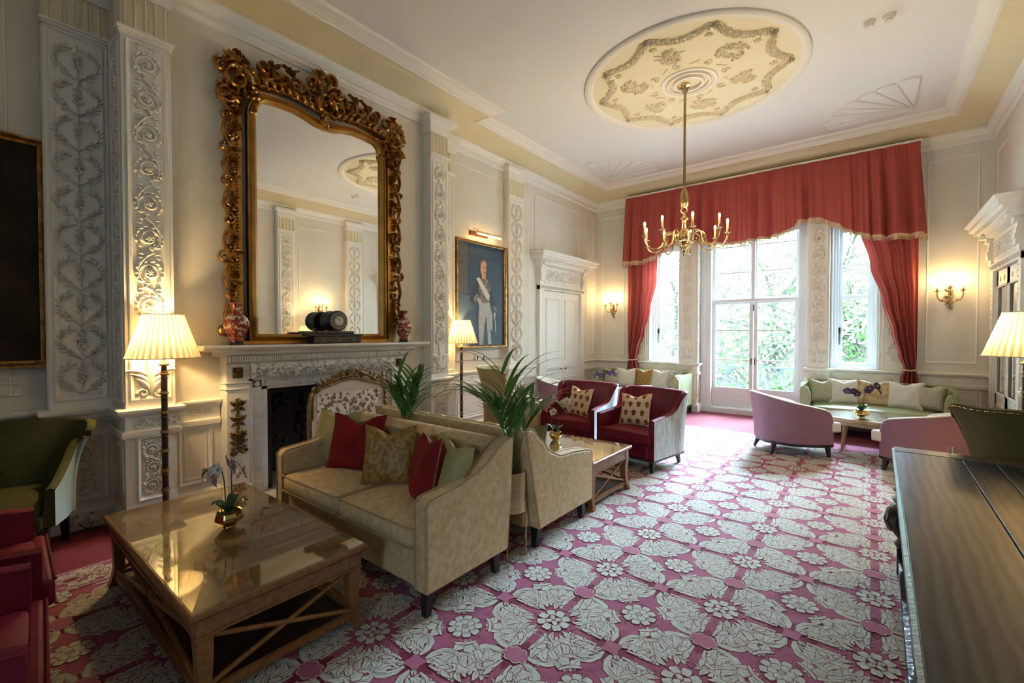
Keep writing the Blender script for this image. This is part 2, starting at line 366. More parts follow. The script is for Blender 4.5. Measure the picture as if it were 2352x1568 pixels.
# floor and ceiling
b = MB(); b.box(-5.5, 1.8, YB-0.4, 10.0, -0.1, 0); b.build('floor', FLOORC, kind='structure')
b = MB(); b.box(-5.5, 1.8, YB-0.4, 9.9, 4.68, 4.9); ceil = b.build('ceiling', CEIL, kind='structure')
# wall_left with chimney breast and fireplace hole
b = MB()
b.box(-5.5, -5.0, 4.3, 9.8, -.07, 4.72); b.box(-5.5, -5.08, YB, 0.86, -.07, 4.72)
b.box(-5.08, -4.95, 0.47, 0.86, -.07, 4.72)
b.box(-5.5, -4.72, 0.86, 1.95, -.07, 4.72); b.box(-5.5, -4.72, 3.19, 4.3, -.07, 4.72); b.box(-5.5, -4.72, 1.95, 3.19, 0.955, 4.72)
b.box(-5.5, -5.25, 1.95, 3.19, -.07, 0.955); b.box(-5.0, -4.9, 4.3, 4.77, -.07, 4.72)
b.box(-4.95, -4.72, 0.861, 0.9, 0, 4.6)
wl = b.build('wall_left', WALL, kind='structure')
# wall_right
b = MB(); b.box(XR, XR+0.4, YB, 9.8, -.07, 4.72); b.build('wall_right', WALL, kind='structure')
# window wall
b = MB()
b.box(-5.5, -3.76, YW, 9.85, -.07, 4.72); b.box(-3.76, -3.06, YW, 9.85, -.07, 0.89); b.box(-3.76, -3.06, YW, 9.85, 3.45, 4.72)
b.box(-3.06, -2.70, YW-0.1, 9.85, -.07, 4.72); b.box(-2.70, -0.865, YW, 9.85, 3.55, 4.72)
b.box(-0.865, -0.55, YW-0.1, 9.85, -.07, 4.72); b.box(-0.55, 0.11, YW, 9.85, -.07, 0.89); b.box(-0.55, 0.11, YW, 9.85, 3.45, 4.72)
b.box(0.11, 1.8, YW, 9.85, -.07, 4.72)
b.build('wall_window', WALL, kind='structure')
# back wall with a tall window
b = MB()
for x0, x1, z0, z1 in ((-5.5,-4.3,-.07,4.72), (-4.3,.2,-.07,4.72), (.2,0.9,-.07,0.9), (.2,0.9,3.4,4.72), (0.9,1.8,-.07,4.72)):
    b.box(x0, x1, YB-0.4, YB, z0, z1)
b.build('wall_back', WALL, kind='structure')

FOOT = [(1.37,-3.6),(1.37,4.70),(1.25,4.70),(1.25,5.10),(1.37,5.10),(1.37,6.43),(1.25,6.43),(1.25,6.87),(1.37,6.87),(1.37,9.4),
        (-5,9.4),(-5,6.44),(-4.88,6.44),(-4.88,6.03),(-5,6.03),(-5,4.77),(-4.9,4.77),(-4.9,4.30),(-4.55,4.30),(-4.55,3.99),(-4.72,3.99),
        (-4.72,1.18),(-4.55,1.18),(-4.55,.86),(-4.95,.86),(-4.95,.47),(-5.08,.47),(-5.08,-3.6)]
SIMP = [(1.37,-3.6),(1.37,9.4),(-5,9.4),(-5,4.43),(-4.72,4.43),(-4.72,.74),(-5.0,.74),(-5.0,-3.6)]
Z = (0, 0, 1)
def p3(L, z=0): return [(x, y, z) for x, y in L]
b = MB(); b.sweep(p3(FOOT), Z, [(-.02,4.28),(.02,4.28),(.03,4.30),(.045,4.315),(.045,4.37),(-.02,4.37)], True)
b.sweep(p3(SIMP), Z, [(-.02,4.36),(.06,4.36),(.075,4.385),(.10,4.40),(.12,4.435),(.12,4.455),(-.02,4.455)], True)
b.build('trim_1', PLAS, kind='structure')
prof = [(-.02,4.45)]+[(.10+.33*(i/7)**1.0*1.0, 4.45+.15*(1-cos(PI/2*i/7))*0.55+.15*0.45*(i/7)) for i in range(8)]+[(.43,4.70),(-.02,4.70)]
b = MB(); b.sweep(p3(SIMP), Z, prof, True, smooth=True); b.build('trim_2', CREAM, kind='structure', sharp=50)
b = MB(); b.sweep(p3(SIMP), Z, [(.42,4.59),(.43,4.585),(.455,4.585),(.465,4.60),(.485,4.603),(.50,4.625),(.53,4.635),(.545,4.65),(.57,4.655),(.60,4.69),(.42,4.69)], True)
b.build('trim_3', PLAS, kind='structure')
# dado rail + skirting
DADO = [(0,.66),(.012,.66),(.03,.675),(.035,.70),(.035,.72),(.012,.73),(.012,.835),(.03,.845),(.05,.86),(.06,.875),(.06,.895),(.045,.905),(0,.905)]
SKIRT = [(0,-.07),(.035,-.07),(.035,.06),(.028,.075),(.02,.08),(.012,.095),(0,.095)]
SEGS = [[(1.37,-3.6),(1.37,4.70),(1.25,4.70),(1.25,5.10),(1.37,5.10),(1.37,6.43),(1.25,6.43),(1.25,6.87),(1.37,6.87),(1.37,7.47)],
        [(1.37,9.1),(1.37,9.4),(-.55,9.4),(-.55,9.28),(-.865,9.28),(-.865,9.5)],
        [(-2.70,9.5),(-2.70,9.28),(-3.06,9.28),(-3.06,9.4),(-5,9.4),(-5,8.76)],
        [(-5,7.0),(-5,6.44),(-4.88,6.44),(-4.88,6.03),(-5,6.03),(-5,4.77),(-4.9,4.77),(-4.9,4.30),(-4.55,4.30),(-4.55,3.99),(-4.72,3.99),(-4.72,3.58)],
        [(-4.72,1.56),(-4.72,1.18),(-4.55,1.18),(-4.55,.86),(-4.95,.86),(-4.95,.47),(-5.08,.47),(-5.08,-3.6)]]
b = MB(); s_ = MB()
for sg in SEGS: b.sweep(p3(sg), Z, DADO); s_.sweep(p3(sg), Z, SKIRT)
b.build('trim_4', PLAS, kind='structure'); s_.build('baseboard_left', PLAS, kind='structure')

# picture-frame mouldings on the walls (plain panels)
TL = lambda X: plane_T((X, 0, 0), (0, 1, 0), (0, 0, 1), (1, 0, 0))      # x=Y coordinate, y=Z
TR = plane_T((XR, 0, 0), (0, 1, 0), (0, 0, 1), (-1, 0, 0))
TW = plane_T((0, YW, 0), (1, 0, 0), (0, 0, 1), (0, -1, 0))
b = MB()
T = TL(-5.0)
for (y0,y1,z0,z1) in [(4.86,5.98,1.06,1.22),(4.86,5.98,1.06,4.12),(6.50,6.76,1.02,4.12),(6.95,8.62,3.10,4.12),(8.92,9.25,1.04,4.12)]:
    panel_frame(b, T, y0, y1, z0, z1, .018, .010)
panel_frame(b, TL(-4.72), 1.30, 3.88, 1.0, 4.17, .001, .001)
panel_frame(b, TL(-5.08), -2.0, 0.30, 1.02, 4.12, .018, .010)
panel_frame(b, TL(-5.08), 0.05, 0.35, 1.02, 1.12, .018, .010)
for (x0,x1,z0,z1) in [(.66,1.22,1.05,4.12),(-4.84,-4.30,1.04,4.12)]: panel_frame(b, TW, x0, x1, z0, z1, .018, .010)
for (y0,y1,z0,z1) in [(5.24,6.26,1.05,4.05),(6.98,7.30,1.05,4.05),(7.4,9.2,3.2,4.05),(2.6,4.5,1.05,4.05),(0.2,2.3,1.05,4.05)]: panel_frame(b, TR, y0, y1, z0, z1, .018, .010)
# lower wall panels
def lowpanel(T, x0, x1, deep=True):
    panel_frame(b, T, x0, x1, .15, .675, .028, .018); panel_frame(b, T, x0+.045, x1-.045, .195, .63, .012, .008)
lowpanel(TL(-4.72), 1.24, 1.50); lowpanel(TL(-4.72), 3.64, 3.93)
lowpanel(TL(-5.0), 4.86, 5.95); lowpanel(TL(-5.0), 6.52, 6.94); lowpanel(TL(-5.0), 8.85, 9.3)
lowpanel(TW, .72, 1.28); lowpanel(TW, -4.9, -4.35); lowpanel(TR, 9.14, 9.36)
for y0, y1 in ((5.2, 6.33), (6.97, 7.4), (2.6, 4.5)): lowpanel(TR, y0, y1)
b.build('trim_5', PLAS, kind='structure')
# Greek key band on the chimney-breast dado + rosettes elsewhere
b = MB()
def greek(T, x0, x1, yb, yt, w):
    n = int((x1-x0)/0.085); p = (x1-x0)/n; H = yt-yb; t = .0035
    for k in range(n):
        x = x0+k*p; f = 1 if k % 2 else -1
        P = [(0,0),(0,1),(.8,1),(.8,.25),(.35,.25),(.35,.6),(.55,.6)]
        b.stroke(T, [(x+q*p*.9, yb+r*H) for q, r in P], t, w, 0, .012)
greek(TL(-4.72), 1.25, 1.52, .75, .82, .006); greek(TL(-4.72), 3.62, 3.9, .75, .82, .006)
greek(TL(-5.08), -1.2, .42, .75, .82, .006)
for T, xs in ((TL(-5.0), (4.95,5.25,5.55,5.85,6.60,6.85,9.05)), (TW, (1.0,.75,-.22,-4.6,-3.4,-4.0))):
    for x in xs: b.flower(T, x, .785, .035, .010, 8, 0, .012)
for x0, x1 in ((.15,.55), (-4.2,-3.8)):
    rinceau(b, lambda x, y, w, x0=x0: TW(x0+y, .785+x, w+.012), x1-x0, .095, .009, seed=3)
b.build('trim_6', PLAS, kind='structure')

# pilasters
tn = [6]
def pilaster(T, W, depth, style='rinceau', ztop=4.16, zcap=3.85, panel_low=True, seed=1, name=None, simple=False):
    """T: x centred width, y up, w out of face"""
    tn[0] += 1; root = struct_empty('trim_%d' % tn[0])
    h = W/2; b = MB(); bd = W*0.13
    tbox(b, T, -h, h, 0, ztop, -depth, 0)
    panel_frame(b, T, -h+bd*0.55, h-bd*0.55, .965, zcap-.05, bd*0.8, .014)
    n = int((zcap-1.1)/.03)
    if not simple:
        for sx in (-1, 1):
            for k in range(n): b.dome(T, sx*(h-bd*0.95), 1.0+k*.03, .008, .012, 5)
    b.build('pilaster_shaft', PLAS, root)
    b = MB(); c = MB()
    # necking, fluted capital, block
    for (y0, y1, w) in ((zcap-.035, zcap-.012, .008), (zcap-.012, zcap+.012, .022), (zcap+.012, zcap+.03, .034)): tbox(b, T, -h-w*.7, h+w*.7, y0, y1, -depth, w)
    tbox(b, T, -h-.015, h+.015, ztop-.01, ztop+.125, -depth, .02)
    b.build('capital_moulding', PLAS, root)
    nf = 5; fw = W/nf
    for k in range(nf):
        x = -h+(k+.5)*fw
        c.add([T(x-fw*.42, zcap+.03, 0), T(x-fw*.1, zcap+.03, .014), T(x-fw*.1, ztop, .014), T(x-fw*.42, ztop, 0)], [(0,1,2,3)])
        c.add([T(x+fw*.1, zcap+.03, 0), T(x-fw*.1, zcap+.03, .014), T(x-fw*.1, ztop, .014), T(x+fw*.1, ztop, 0)], [(0,1,2,3)])
        if not simple:
            for q in range(12): c.dome(T, x+fw*.28, zcap+.045+q*(ztop-zcap-.05)/12, fw*.13, .010, 5)
    tbox(c, T, -h+.003, h-.003, zcap+.031, ztop-.012, .001, .003)
    c.build('fluted_capital', PLASY, root)
    # pedestal
    b = MB(); tbox(b, T, -h-.007, h+.007, -.07, .895, -depth-.004, .003); tbox(b, T, -h-.03, h+.03, -.07, .06, -depth, .03)
    panel_frame(b, T, -h*.62, h*.62, .16, .67, .03, .028)
    b.build('pedestal', PLAS, root)
    b = MB()
    if style == 'rinceau':
        rinceau(b, lambda x, y, w: T(x, y+1.30, w), zcap-.08-1.30, W*.64, .022, seed=seed, pitch=.285, dense=.5 if simple else 1)
        for sx in (-1, 1):       # acanthus base
            for q in range(3): b.leaf(T, sx*W*.03, 1.03+q*.06, PI/2-sx*(.3+.25*q), .17, W*.07, .03, -sx*1.1, 0, 6)
            b.stroke(T, spiral(sx*W*.17, 1.02, W*.12, PI, 1.1, sx, 10), W*.035, .022)
        b.leaf(T, 0, 1.0, PI/2, .33, W*.10, .03, .2)
    else:
        arabesque(b, lambda x, y, w: T(x, y+1.02, w), zcap-.1-1.02, W*.74, .030, seed=seed)
    rinceau(b, lambda x, y, w: T(-h*.92+y, .785+x, w+.012), W*.92, .095, .012, seed=seed+5, pitch=.12)
    rinceau(b, lambda x, y, w: T(x, y+.2, w+.004), .43, W*.44, .020, seed=seed+9, pitch=.17)
    b.build('relief_ornament', PLAS if style != 'leafy' else PLASY, root)
    return root
def TPL(X, yc): return plane_T((X, yc, 0), (0, 1, 0), (0, 0, 1), (1, 0, 0))
pilaster(TPL(-4.55, 1.02), .32, .17, seed=2)
pilaster(TPL(-4.55, 4.145), .31, .17, seed=3)
pilaster(TPL(-4.88, 6.235), .41, .12, style='arab', seed=4)
pilaster(TPL(-4.944, .665), .37, .05, style='arab', seed=5, ztop=4.16, zcap=3.87)
TRc = lambda yc: plane_T((1.25, yc, 0), (0, -1, 0), (0, 0, 1), (-1, 0, 0))
pilaster(TRc(4.90), .38, .12, seed=6, simple=True); pilaster(TRc(6.65), .42, .12, seed=7, simple=True, style='arab')
TWc = lambda xc, y=9.28: plane_T((xc, y, 0), (1, 0, 0), (0, 0, 1), (0, -1, 0))
pilaster(TWc(-2.885), .31, .02, seed=8, ztop=4.2, zcap=3.9); pilaster(TWc(-.707), .31, .02, seed=9, ztop=4.2, zcap=3.9)
# thin returns: chimney side, recess strip, relief beside windows
tn[0] += 1; rt = struct_empty('trim_%d' % tn[0]); b = MB()
Ts = plane_T((-4.75, .86, 0), (1, 0, 0), (0, 0, 1), (0, -1, 0))
rinceau(b, lambda x, y, w: Ts(x, y+1.0, w), 2.8, .15, .015, seed=12, pitch=.25)
panel_frame(b, Ts, -.15, .15, .95, 3.85, .02, .012); panel_frame(b, Ts, -.13, .13, .22, .60, .02, .012)
Tq = TPL(-4.9, 4.54); panel_frame(b, Tq, -.2, .2, .95, 3.8, .02, .012); rinceau(b, lambda x, y, w: Tq(x+.05, y+1.0, w), 2.75, .15, .014, seed=13, pitch=.25, dense=.6)
tbox(b, Tq, -.22, .24, 4.16, 4.28, 0, .03); tbox(b, Tq, -.22, .24, 3.83, 3.88, 0, .02)
for xc, w_ in ((.36, .42), (-3.98, .36)):
    Tx = TWc(xc, 9.4); panel_frame(b, Tx, -w_/2, w_/2, .97, 3.6, .02, .012)
    arabesque(b, lambda x, y, w: Tx(x, y+1.02, w), 2.4, w_*.75, .022, seed=14)
for xc, d in ((-2.70, 1), (-.865, -1)):       # door reveals facing the opening
    Tx = plane_T((xc, 9.42, 0), (0, 1, 0), (0, 0, 1), (d, 0, 0))
    panel_frame(b, Tx, -.12, .06, .95, 3.5, .015, .01); rinceau(b, lambda x, y, w: Tx(x-.03, y+1.0, w), 2.45, .11, .012, seed=15, pitch=.2, dense=.6)
    panel_frame(b, Tx, -.12, .06, .2, .6, .015, .01)
Tx = plane_T((-3.76, 9.5, 0), (0, 1, 0), (0, 0, 1), (1, 0, 0)); rinceau(b, lambda x, y, w: Tx(x, y+1.0, w), 2.3, .12, .012, seed=16, pitch=.2, dense=.6)
b.build('relief_ornament', PLAS, rt)
b = MB()   # fluted strip over the narrow return
for k in range(3): tbox(b, Tq, -.13+k*.12, -.07+k*.12, 3.88, 4.16, 0, .014)
b.build('fluted_capital', PLASY, rt)
# lower leafy panel, left
tn[0] += 1; rt = struct_empty('trim_%d' % tn[0]); b = MB()
T = TPL(-4.944, .665); b.flower(T, 0, .42, .05, .02, 10)
arabesque(b, lambda x, y, w: T(x, y+.19, w), .46, .22, .02, seed=21)
panel_frame(b, T, -.155, .155, .14, .69, .03, .02); b.build('relief_ornament', PLAS, rt)

# ceiling: oval medallion, fans
tn[0] += 1; rt = struct_empty('trim_%d' % tn[0])
CX, CY, CR = -1.84, 5.90, 1.28
b = MB(); pr = [(CR+.02,4.685),(CR+.02,4.66),(CR,4.645),(CR-.03,4.645),(CR-.035,4.655),(CR-.055,4.65),(CR-.075,4.66),(CR-.085,4.675),(CR-.09,4.685)]
n = 72; vs = [(CX+r*cos(2*PI*i/n), CY+r*sin(2*PI*i/n), z) for r, z in pr for i in range(n)]
b.add(vs, [(j*n+i, j*n+(i+1) % n, (j+1)*n+(i+1) % n, (j+1)*n+i) for j in range(len(pr)-1) for i in range(n)])
for r0, r1, zz in ((.34,.30,.02), (.27,.24,.03), (.19,.15,.035)):
    vs = [(CX+r*cos(2*PI*i/n), CY+r*sin(2*PI*i/n), z) for r, z in ((r0,4.68),(r0-.01,4.68-zz),(r1,4.68-zz),(r1-.01,4.67)) for i in range(n)]
    b.add(vs, [(j*n+i, j*n+(i+1) % n, (j+1)*n+(i+1) % n, (j+1)*n+i) for j in range(3) for i in range(n)])
b.build('ring_moulding', PLAS, rt)
b = MB(); n = 72; b.add([(CX, CY, 4.676)]+[(CX+(CR-.08)*cos(2*PI*i/n), CY+(CR-.08)*sin(2*PI*i/n), 4.676) for i in range(n)], [(0, 1+i, 1+(i+1) % n) for i in range(n)], 0, False)
b.build('ceiling_medallion', OVALC, rt)
b = MB(); T = lambda x, y, w=0: Vector((CX+x, CY+y, 4.675-w)); NG = 10
for k in range(NG):
    a0, a1 = 2*PI*k/NG+.2, 2*PI*(k+1)/NG+.2
    for q in range(15):
        u = q/14; a = a0+(a1-a0)*u; r = 1.10-.16*sin(PI*u)
        b.flower(T, r*cos(a), r*sin(a), .030+.026*sin(PI*u), .034, 5); b.dome(T, (r+.03*(-1)**q)*cos(a+.02), (r+.03*(-1)**q)*sin(a+.02), .018+.01*sin(PI*u), .035, 7)
        for e in (-1, 1): b.leaf(T, r*cos(a), r*sin(a), a+e*1.2, .055, .014, .02)
    cx, cy = 1.10*cos(a0), 1.10*sin(a0)
    for e in (-1, 1):
        b.stroke(T, [(cx, cy), (cx+.06*cos(a0+e*1.2), cy+.06*sin(a0+e*1.2)), (cx+.13*cos(a0+e*1.9), cy+.13*sin(a0+e*1.9))], [.012,.010,.004], .018)
        b.leaf(T, cx, cy, a0+PI+e*.4, .16, .02, .02, e*.8)
    b.flower(T, .93*cos(a0), .93*sin(a0), .045, .02, 6)
for k in range(6):
    a = 2*PI*k/6+.5; cx, cy = .66*cos(a), .66*sin(a)
    for q in range(9):
        aa = 2*PI*q/9+R.random(); rr = R.uniform(.03, .13)
        b.flower(T, cx+rr*cos(aa), cy+rr*sin(aa), R.uniform(.04, .065), .03, 6); b.dome(T, cx+rr*1.4*cos(aa+.4), cy+rr*1.4*sin(aa+.4), .02, .03, 7)
    for q in range(10): b.leaf(T, cx, cy, 2*PI*q/10+R.random()*.4, R.uniform(.14, .20), .022, .018, R.uniform(-1.8, 1.8))
for k in range(8):
    a = 2*PI*k/8; b.stroke(T, spiral(.43*cos(a), .43*sin(a), .06, a, 1.1, 1 if k % 2 else -1, 12), .010, .014)
    b.leaf(T, .42*cos(a+.3), .42*sin(a+.3), a+1.8, .14, .02, .014, -.8)
b.build('relief_ornament', mat('oval_relief', (0.80, 0.73, 0.54), 0.6), rt)
b = MB()
for cx, cy, sx in ((.44, 8.55, -1), (-4.24, 8.55, 1)):
    T = lambda x, y, w=0, cx=cx, cy=cy, sx=sx: Vector((cx+sx*x, cy-y, 4.68-w)); N = 7; pts = []
    for k in range(N+1):
        a = PI/2*k/N; r = 1.0
        ex, ey = r*cos(a), r*sin(a); b.stroke(T, [(.0, .0), (ex*.5, ey*.5), (ex, ey)], .014, .03)
        if k < N:
            for q in range(6):
                aa = PI/2*(k+q/6)/N; rr = 1.0+.05*sin(PI*q/6); pts.append((rr*cos(aa), rr*sin(aa)))
    pts.append((0, 1.0)); b.stroke(T, pts, .014, .028)
    poly(b, T, [(0, 0)]+pts, .012)
b.build('corner_fan', CEIL, rt)

# doorcases ------------------------------------------------------
def doorcase(idx, T, W, glazed=False):
    """T: x centred, y up, w out"""
    root = struct_empty('door_%d' % idx); h = W/2; b = MB()
    for s in (-1, 1):
        tbox(b, T, s*(h-.14), s*h, -.07, 2.42, 0, .07); tbox(b, T, s*(h-.16), s*(h-.14), -.07, 2.34, 0, .05)
        for k in range(34): b.dome(lambda x, y, w=0: T(x, y, w+.07), s*(h-.11), .14+k*.067, .014, .012, 6)
        tbox(b, T, s*(h-.15), s*(h+.01), -.07, .10, 0, .09)
        b.prism  # consoles
        for q in range(7):
            u = q/6; tbox(b, T, s*(h-.12), s*(h+.02), 2.44+u*.36, 2.44+(u+.17)*.36, 0, .09+.10*u*u+.03*sin(u*PI*2))
    tbox(b, T, -h, h, 2.34, 2.44, 0, .08); tbox(b, T, -h+.06, h-.06, 2.44, 2.82, 0, .06)
    panel_frame(b, lambda x, y, w=0: T(x, y, w+.06), -h+.16, h-.16, 2.48, 2.78, .02, .015)
    O = T(0,0,0); N3 = T(0,1,0)-O; pts = [T(h+.0,0,0), T(h,0,.09), T(-h,0,.09), T(-h,0,0)]
    U = T(1,0,0)-O; V = T(0,0,1)-O
    if N3.cross(V).dot(U) > 0: pts = pts
    pr = [(0,2.80),(.05,2.82),(.06,2.86),(.10,2.88),(.16,2.93),(.19,2.94),(.19,2.99),(.23,3.02),(.23,3.04),(0,3.06)]
    for a, q in ((1, 1),):
        for (a0, z0), (a1, z1) in zip(pr[:-1], pr[1:]):
            b.hexa([T(-h-a0, z0, 0), T(h+a0, z0, 0), T(h+a0, z0, .09+a0), T(-h-a0, z0, .09+a0)], [T(-h-a1, max(z1, z0+.001), 0), T(h+a1, max(z1, z0+.001), 0), T(h+a1, max(z1, z0+.001), .09+a1), T(-h-a1, max(z1, z0+.001), .09+a1)])
    n = int(W/.05)
    for k in range(n+6): tbox(b, T, -h-.14+k*(W+.28)/(n+6), -h-.14+k*(W+.28)/(n+6)+.022, 2.885, 2.925, 0, .235)
    b.build('door_surround', PLAS, root)
    b = MB(); rinceau(b, lambda x, y, w: T(-h+.2+y, 2.63+x, w+.06), W-.4, .24, .025, seed=31, pitch=.25)
    b.flower(T, 0, 2.63, .1, .04, 8, 0, .06)
    rinceau(b, lambda x, y, w: T(-h+.02+y, 2.39+x, w+.08), W-.04, .07, .012, seed=32, pitch=.1)
    b.build('relief_ornament', PLAS, root)
    for s in (-1, 1):
        d = MB(); x0, x1 = (s*.003, s*(h-.165)); lo, hi = min(x0, x1), max(x0, x1)
        if not glazed: tbox(d, T, lo, hi, -.06, 2.33, 0, .03)
        Td = lambda x, y, w=0: T(x, y, w+.03)
        if glazed:
            for a0, a1, b0, b1 in ((lo, lo+.07, .01, 2.33), (hi-.07, hi, .01, 2.33), (lo, hi, -.06, .70), (lo, hi, 2.12, 2.33)): tbox(d, T, a0, a1, b0, b1, 0, .03)
            panel_frame(d, Td, lo+.06, hi-.06, .69, 2.13, .02, .012); panel_frame(d, Td, lo+.1, hi-.1, .2, .55, .03, .012)
        else:
            for z0, z1 in ((.95, 2.2), (.16, .6)): panel_frame(d, Td, lo+.09, hi-.09, z0, z1, .03, .012); panel_frame(d, Td, lo+.13, hi-.13, z0+.04, z1-.04, .012, .01)
            panel_frame(d, Td, lo+.09, hi-.09, .68, .87, .015, .01); rinceau(d, lambda x, y, w: Td(lo+.12+y, .775+x, w), hi-lo-.24, .09, .01, seed=33, pitch=.12)
        dl = d.build('door_leaf', PLAS, root)
        if glazed:
            g = MB(); tbox(g, T, lo+.07, hi-.07, .70, 2.12, .005, .015); g.build('mirror_pane', MIRROR, dl)
            for q in (-1, 1):
                k = MB(); k.dome(Td, (lo+hi)/2+q*.12, 2.22, .035, .012, 12); k.build('metal_badge', BRASSD, dl)
        else:
            k = MB(); c = T(s*.085, .775, .075); n3 = (T(0,0,1)-O).normalized()
            k.tube([T(s*.085, .775, .03), T(s*.085, .775, .07)], .009, 8); k.ell(c, (.022, .022, .022)); k.dome(Td, s*.085, .775, .02, .006); k.build('door_knob', BRASSD, dl)
    return root
doorcase(1, TPL(-5.0, 7.88), 1.70)
doorcase(2, plane_T((XR, 8.28, 0), (0, -1, 0), (0, 0, 1), (-1, 0, 0)), 1.62, glazed=True)

# windows ----------------------------------------------------------
def sash(name, x0, x1, y, rows, cols, t=.055, mun=.022, label=None, z0=None, z1=None, panel=None, parent=None, hinge=None):
    """rows: list of z boundaries (muntin centres) bottom->top"""
    root = parent
    f = MB(); zb, zt = z0 if z0 is not None else rows[0]-t, z1 if z1 is not None else rows[-1]+t
    f.box(x0, x0+t, y-.025, y+.025, zb, zt); f.box(x1-t, x1, y-.025, y+.025, zb, zt)
    f.box(x0+.002, x1-.002, y-.0245, y+.0245, zb+.001, rows[0]); f.box(x0+.002, x1-.002, y-.0245, y+.0245, rows[-1], zt-.001)
    for z in rows[1:-1]: f.box(x0+t, x1-t, y-.018, y+.018, z-mun/2, z+mun/2)
    for c in range(1, cols): xx = x0+t+(x1-x0-2*t)*c/cols; f.box(xx-mun/2, xx+mun/2, y-.018, y+.018, rows[0], rows[-1])
    if panel: f.box(x0+.08, x1-.08, y-.032, y, zb+.06, rows[0]-.08)
    fo = f.build(name, WPAINT, root)
    g = MB(); g.box(x0+t*.8, x1-t*.8, y-.002, y+.002, rows[0], rows[-1]); g.build('window_pane', GLASS, fo)
    return fo
w1 = struct_empty('window_1'); w2 = struct_empty('window_2'); d3 = struct_empty('door_3')
def casing(root, x0, x1, z0, z1, ydeep, sill=True, nm='window_frame'):
    f = MB(); t = .07
    f.box(x0, x0+t, ydeep-.02, 9.83, z0, z1); f.box(x1-t, x1, ydeep-.02, 9.83, z0, z1); f.box(x0+.002, x1-.002, ydeep-.018, 9.829, z1-t, z1-.002)
    f.box(x0+.001, x0+.03, 9.42, 9.828, z0+.001, z1-.001); f.box(x1-.03, x1-.001, 9.42, 9.828, z0+.001, z1-.001)
    f.box(x0+t, x0+t+.03, ydeep+.03, 9.83, z0, z1); f.box(x1-t-.03, x1-t, ydeep+.03, 9.83, z0, z1)
    if sill: f.box(x0-.02, x1+.02, 9.38, 9.85, z0-.005, z0+.03)
    f.build(nm, WPAINT, root, bevel=.004)
casing(w1, -3.755, -3.065, .89, 3.45, 9.62); casing(w2, -.545, .105, .89, 3.45, 9.62)
for rt_, x0, x1 in ((w1, -3.66, -3.16), (w2, -.45, .01)):
    sash('sash_frame', x0, x1, 9.75, [1.0, 1.57, 2.09], 1, z0=.93, z1=2.14, parent=rt_)
    sash('sash_frame', x0, x1, 9.77, [2.15, 2.67, 3.25], 1, z0=2.09, z1=3.40, parent=rt_)
    k = MB(); k.tube([(x0+.02, 9.70, 1.55), (x0+.02, 9.70, 1.30)], .007, 6); k.box(x0+.005, x0+.035, 9.70, 9.73, 1.5, 1.6); k.build('window_catch', BLACKI, rt_)
f = MB()
f.box(-2.69, -2.50, 9.50, 9.80, 0, 3.55); f.box(-1.02, -.87, 9.50, 9.80, 0, 3.55); f.box(-2.688, -.872, 9.502, 9.798, 3.35, 3.549)
f.box(-2.52, -1.0, 9.56, 9.72, 2.10, 2.16); f.box(-2.69, -.87, 9.46, 9.8, -.07, .03); f.box(-1.79, -1.73, 9.57, 9.70, 2.12, 3.4)
for x in (-2.66, -2.60, -.96, -.90): f.box(x, x+.02, 9.49, 9.51, .15, 3.5)
f.build('door_frame', WPAINT, d3, bevel=.004)
for x0, x1 in ((-2.50, -1.765), (-1.755, -1.02)):
    lf = sash('door_leaf', x0, x1, 9.65, [.43, .975, 1.553, 2.07], 1, t=.065, z0=.035, z1=2.10, panel=True, parent=d3)
    sash('transom_light', x0, x1, 9.66, [2.19, 2.68, 3.19, 3.38], 1, t=.055, z0=2.15, z1=3.42, parent=d3)
k = MB(); k.tube([(-1.755, 9.60, 2.05), (-1.755, 9.60, 1.92)], .008, 6); k.tube([(-1.73, 9.60, 1.02), (-1.73, 9.60, .90)], .008, 6); k.tube([(-1.79, 9.60, 1.02), (-1.79, 9.60, .90)], .008, 6); k.build('door_bolt', BLACKI, d3)
# back windows (behind the camera, they light the near room)
for i, (x0, x1) in enumerate(((.2, .9),)):
    r = struct_empty('window_%d' % (3+i)); f = MB()
    for a, c in ((x0, x0+.08), (x1-.08, x1), ((x0+x1)/2-.03, (x0+x1)/2+.03)): f.box(a, c, YB-.2, YB-.1, .9, 3.4)
    for z in (.9, 1.7, 2.5, 3.32): f.box(x0, x1, YB-.2, YB-.1, z, z+.06)
    f.build('window_frame', WPAINT, r); g = MB(); g.box(x0, x1, YB-.155, YB-.15, .9, 3.4); g.build('window_pane', GLASS, r)

# plain socket plate on left skirting, with plugs
t = thing('wall_socket', 'cream double wall socket with plugs above the left skirting', 'socket', (-4.915, .665, -.035))
b = MB(); b.box(0, .015, -.085, .085, 0, .10); b.build('face_plate', PLASTIC, t, bevel=.003)
for y in (-.045, .045):
    b = MB(); b.box(.015, .05, y-.028, y+.028, .02, .065); b.build('plug', PLASTIC, t, bevel=.006)
    b = MB(); b.box(.015, .02, y-.012, y+.0, .08, .09); b.build('switch', BLACKI, t)
b = MB(); b.tube([(-4.87, .70, -.0), (-4.85, .69, -.05), (-4.84, .62, -.06), (-4.8, .55, -.06), (-4.83, .47, -.06), (-4.87, .38, -.06)], .004, 6)
b.tube([(-4.87, .62, -.0), (-4.84, .65, -.04), (-4.81, .73, -.06), (-4.78, .81, -.06)], .004, 6)
tag(b.build('power_cable', CABLE), 'thin black cable trailing from the wall socket over red carpet', 'cable')
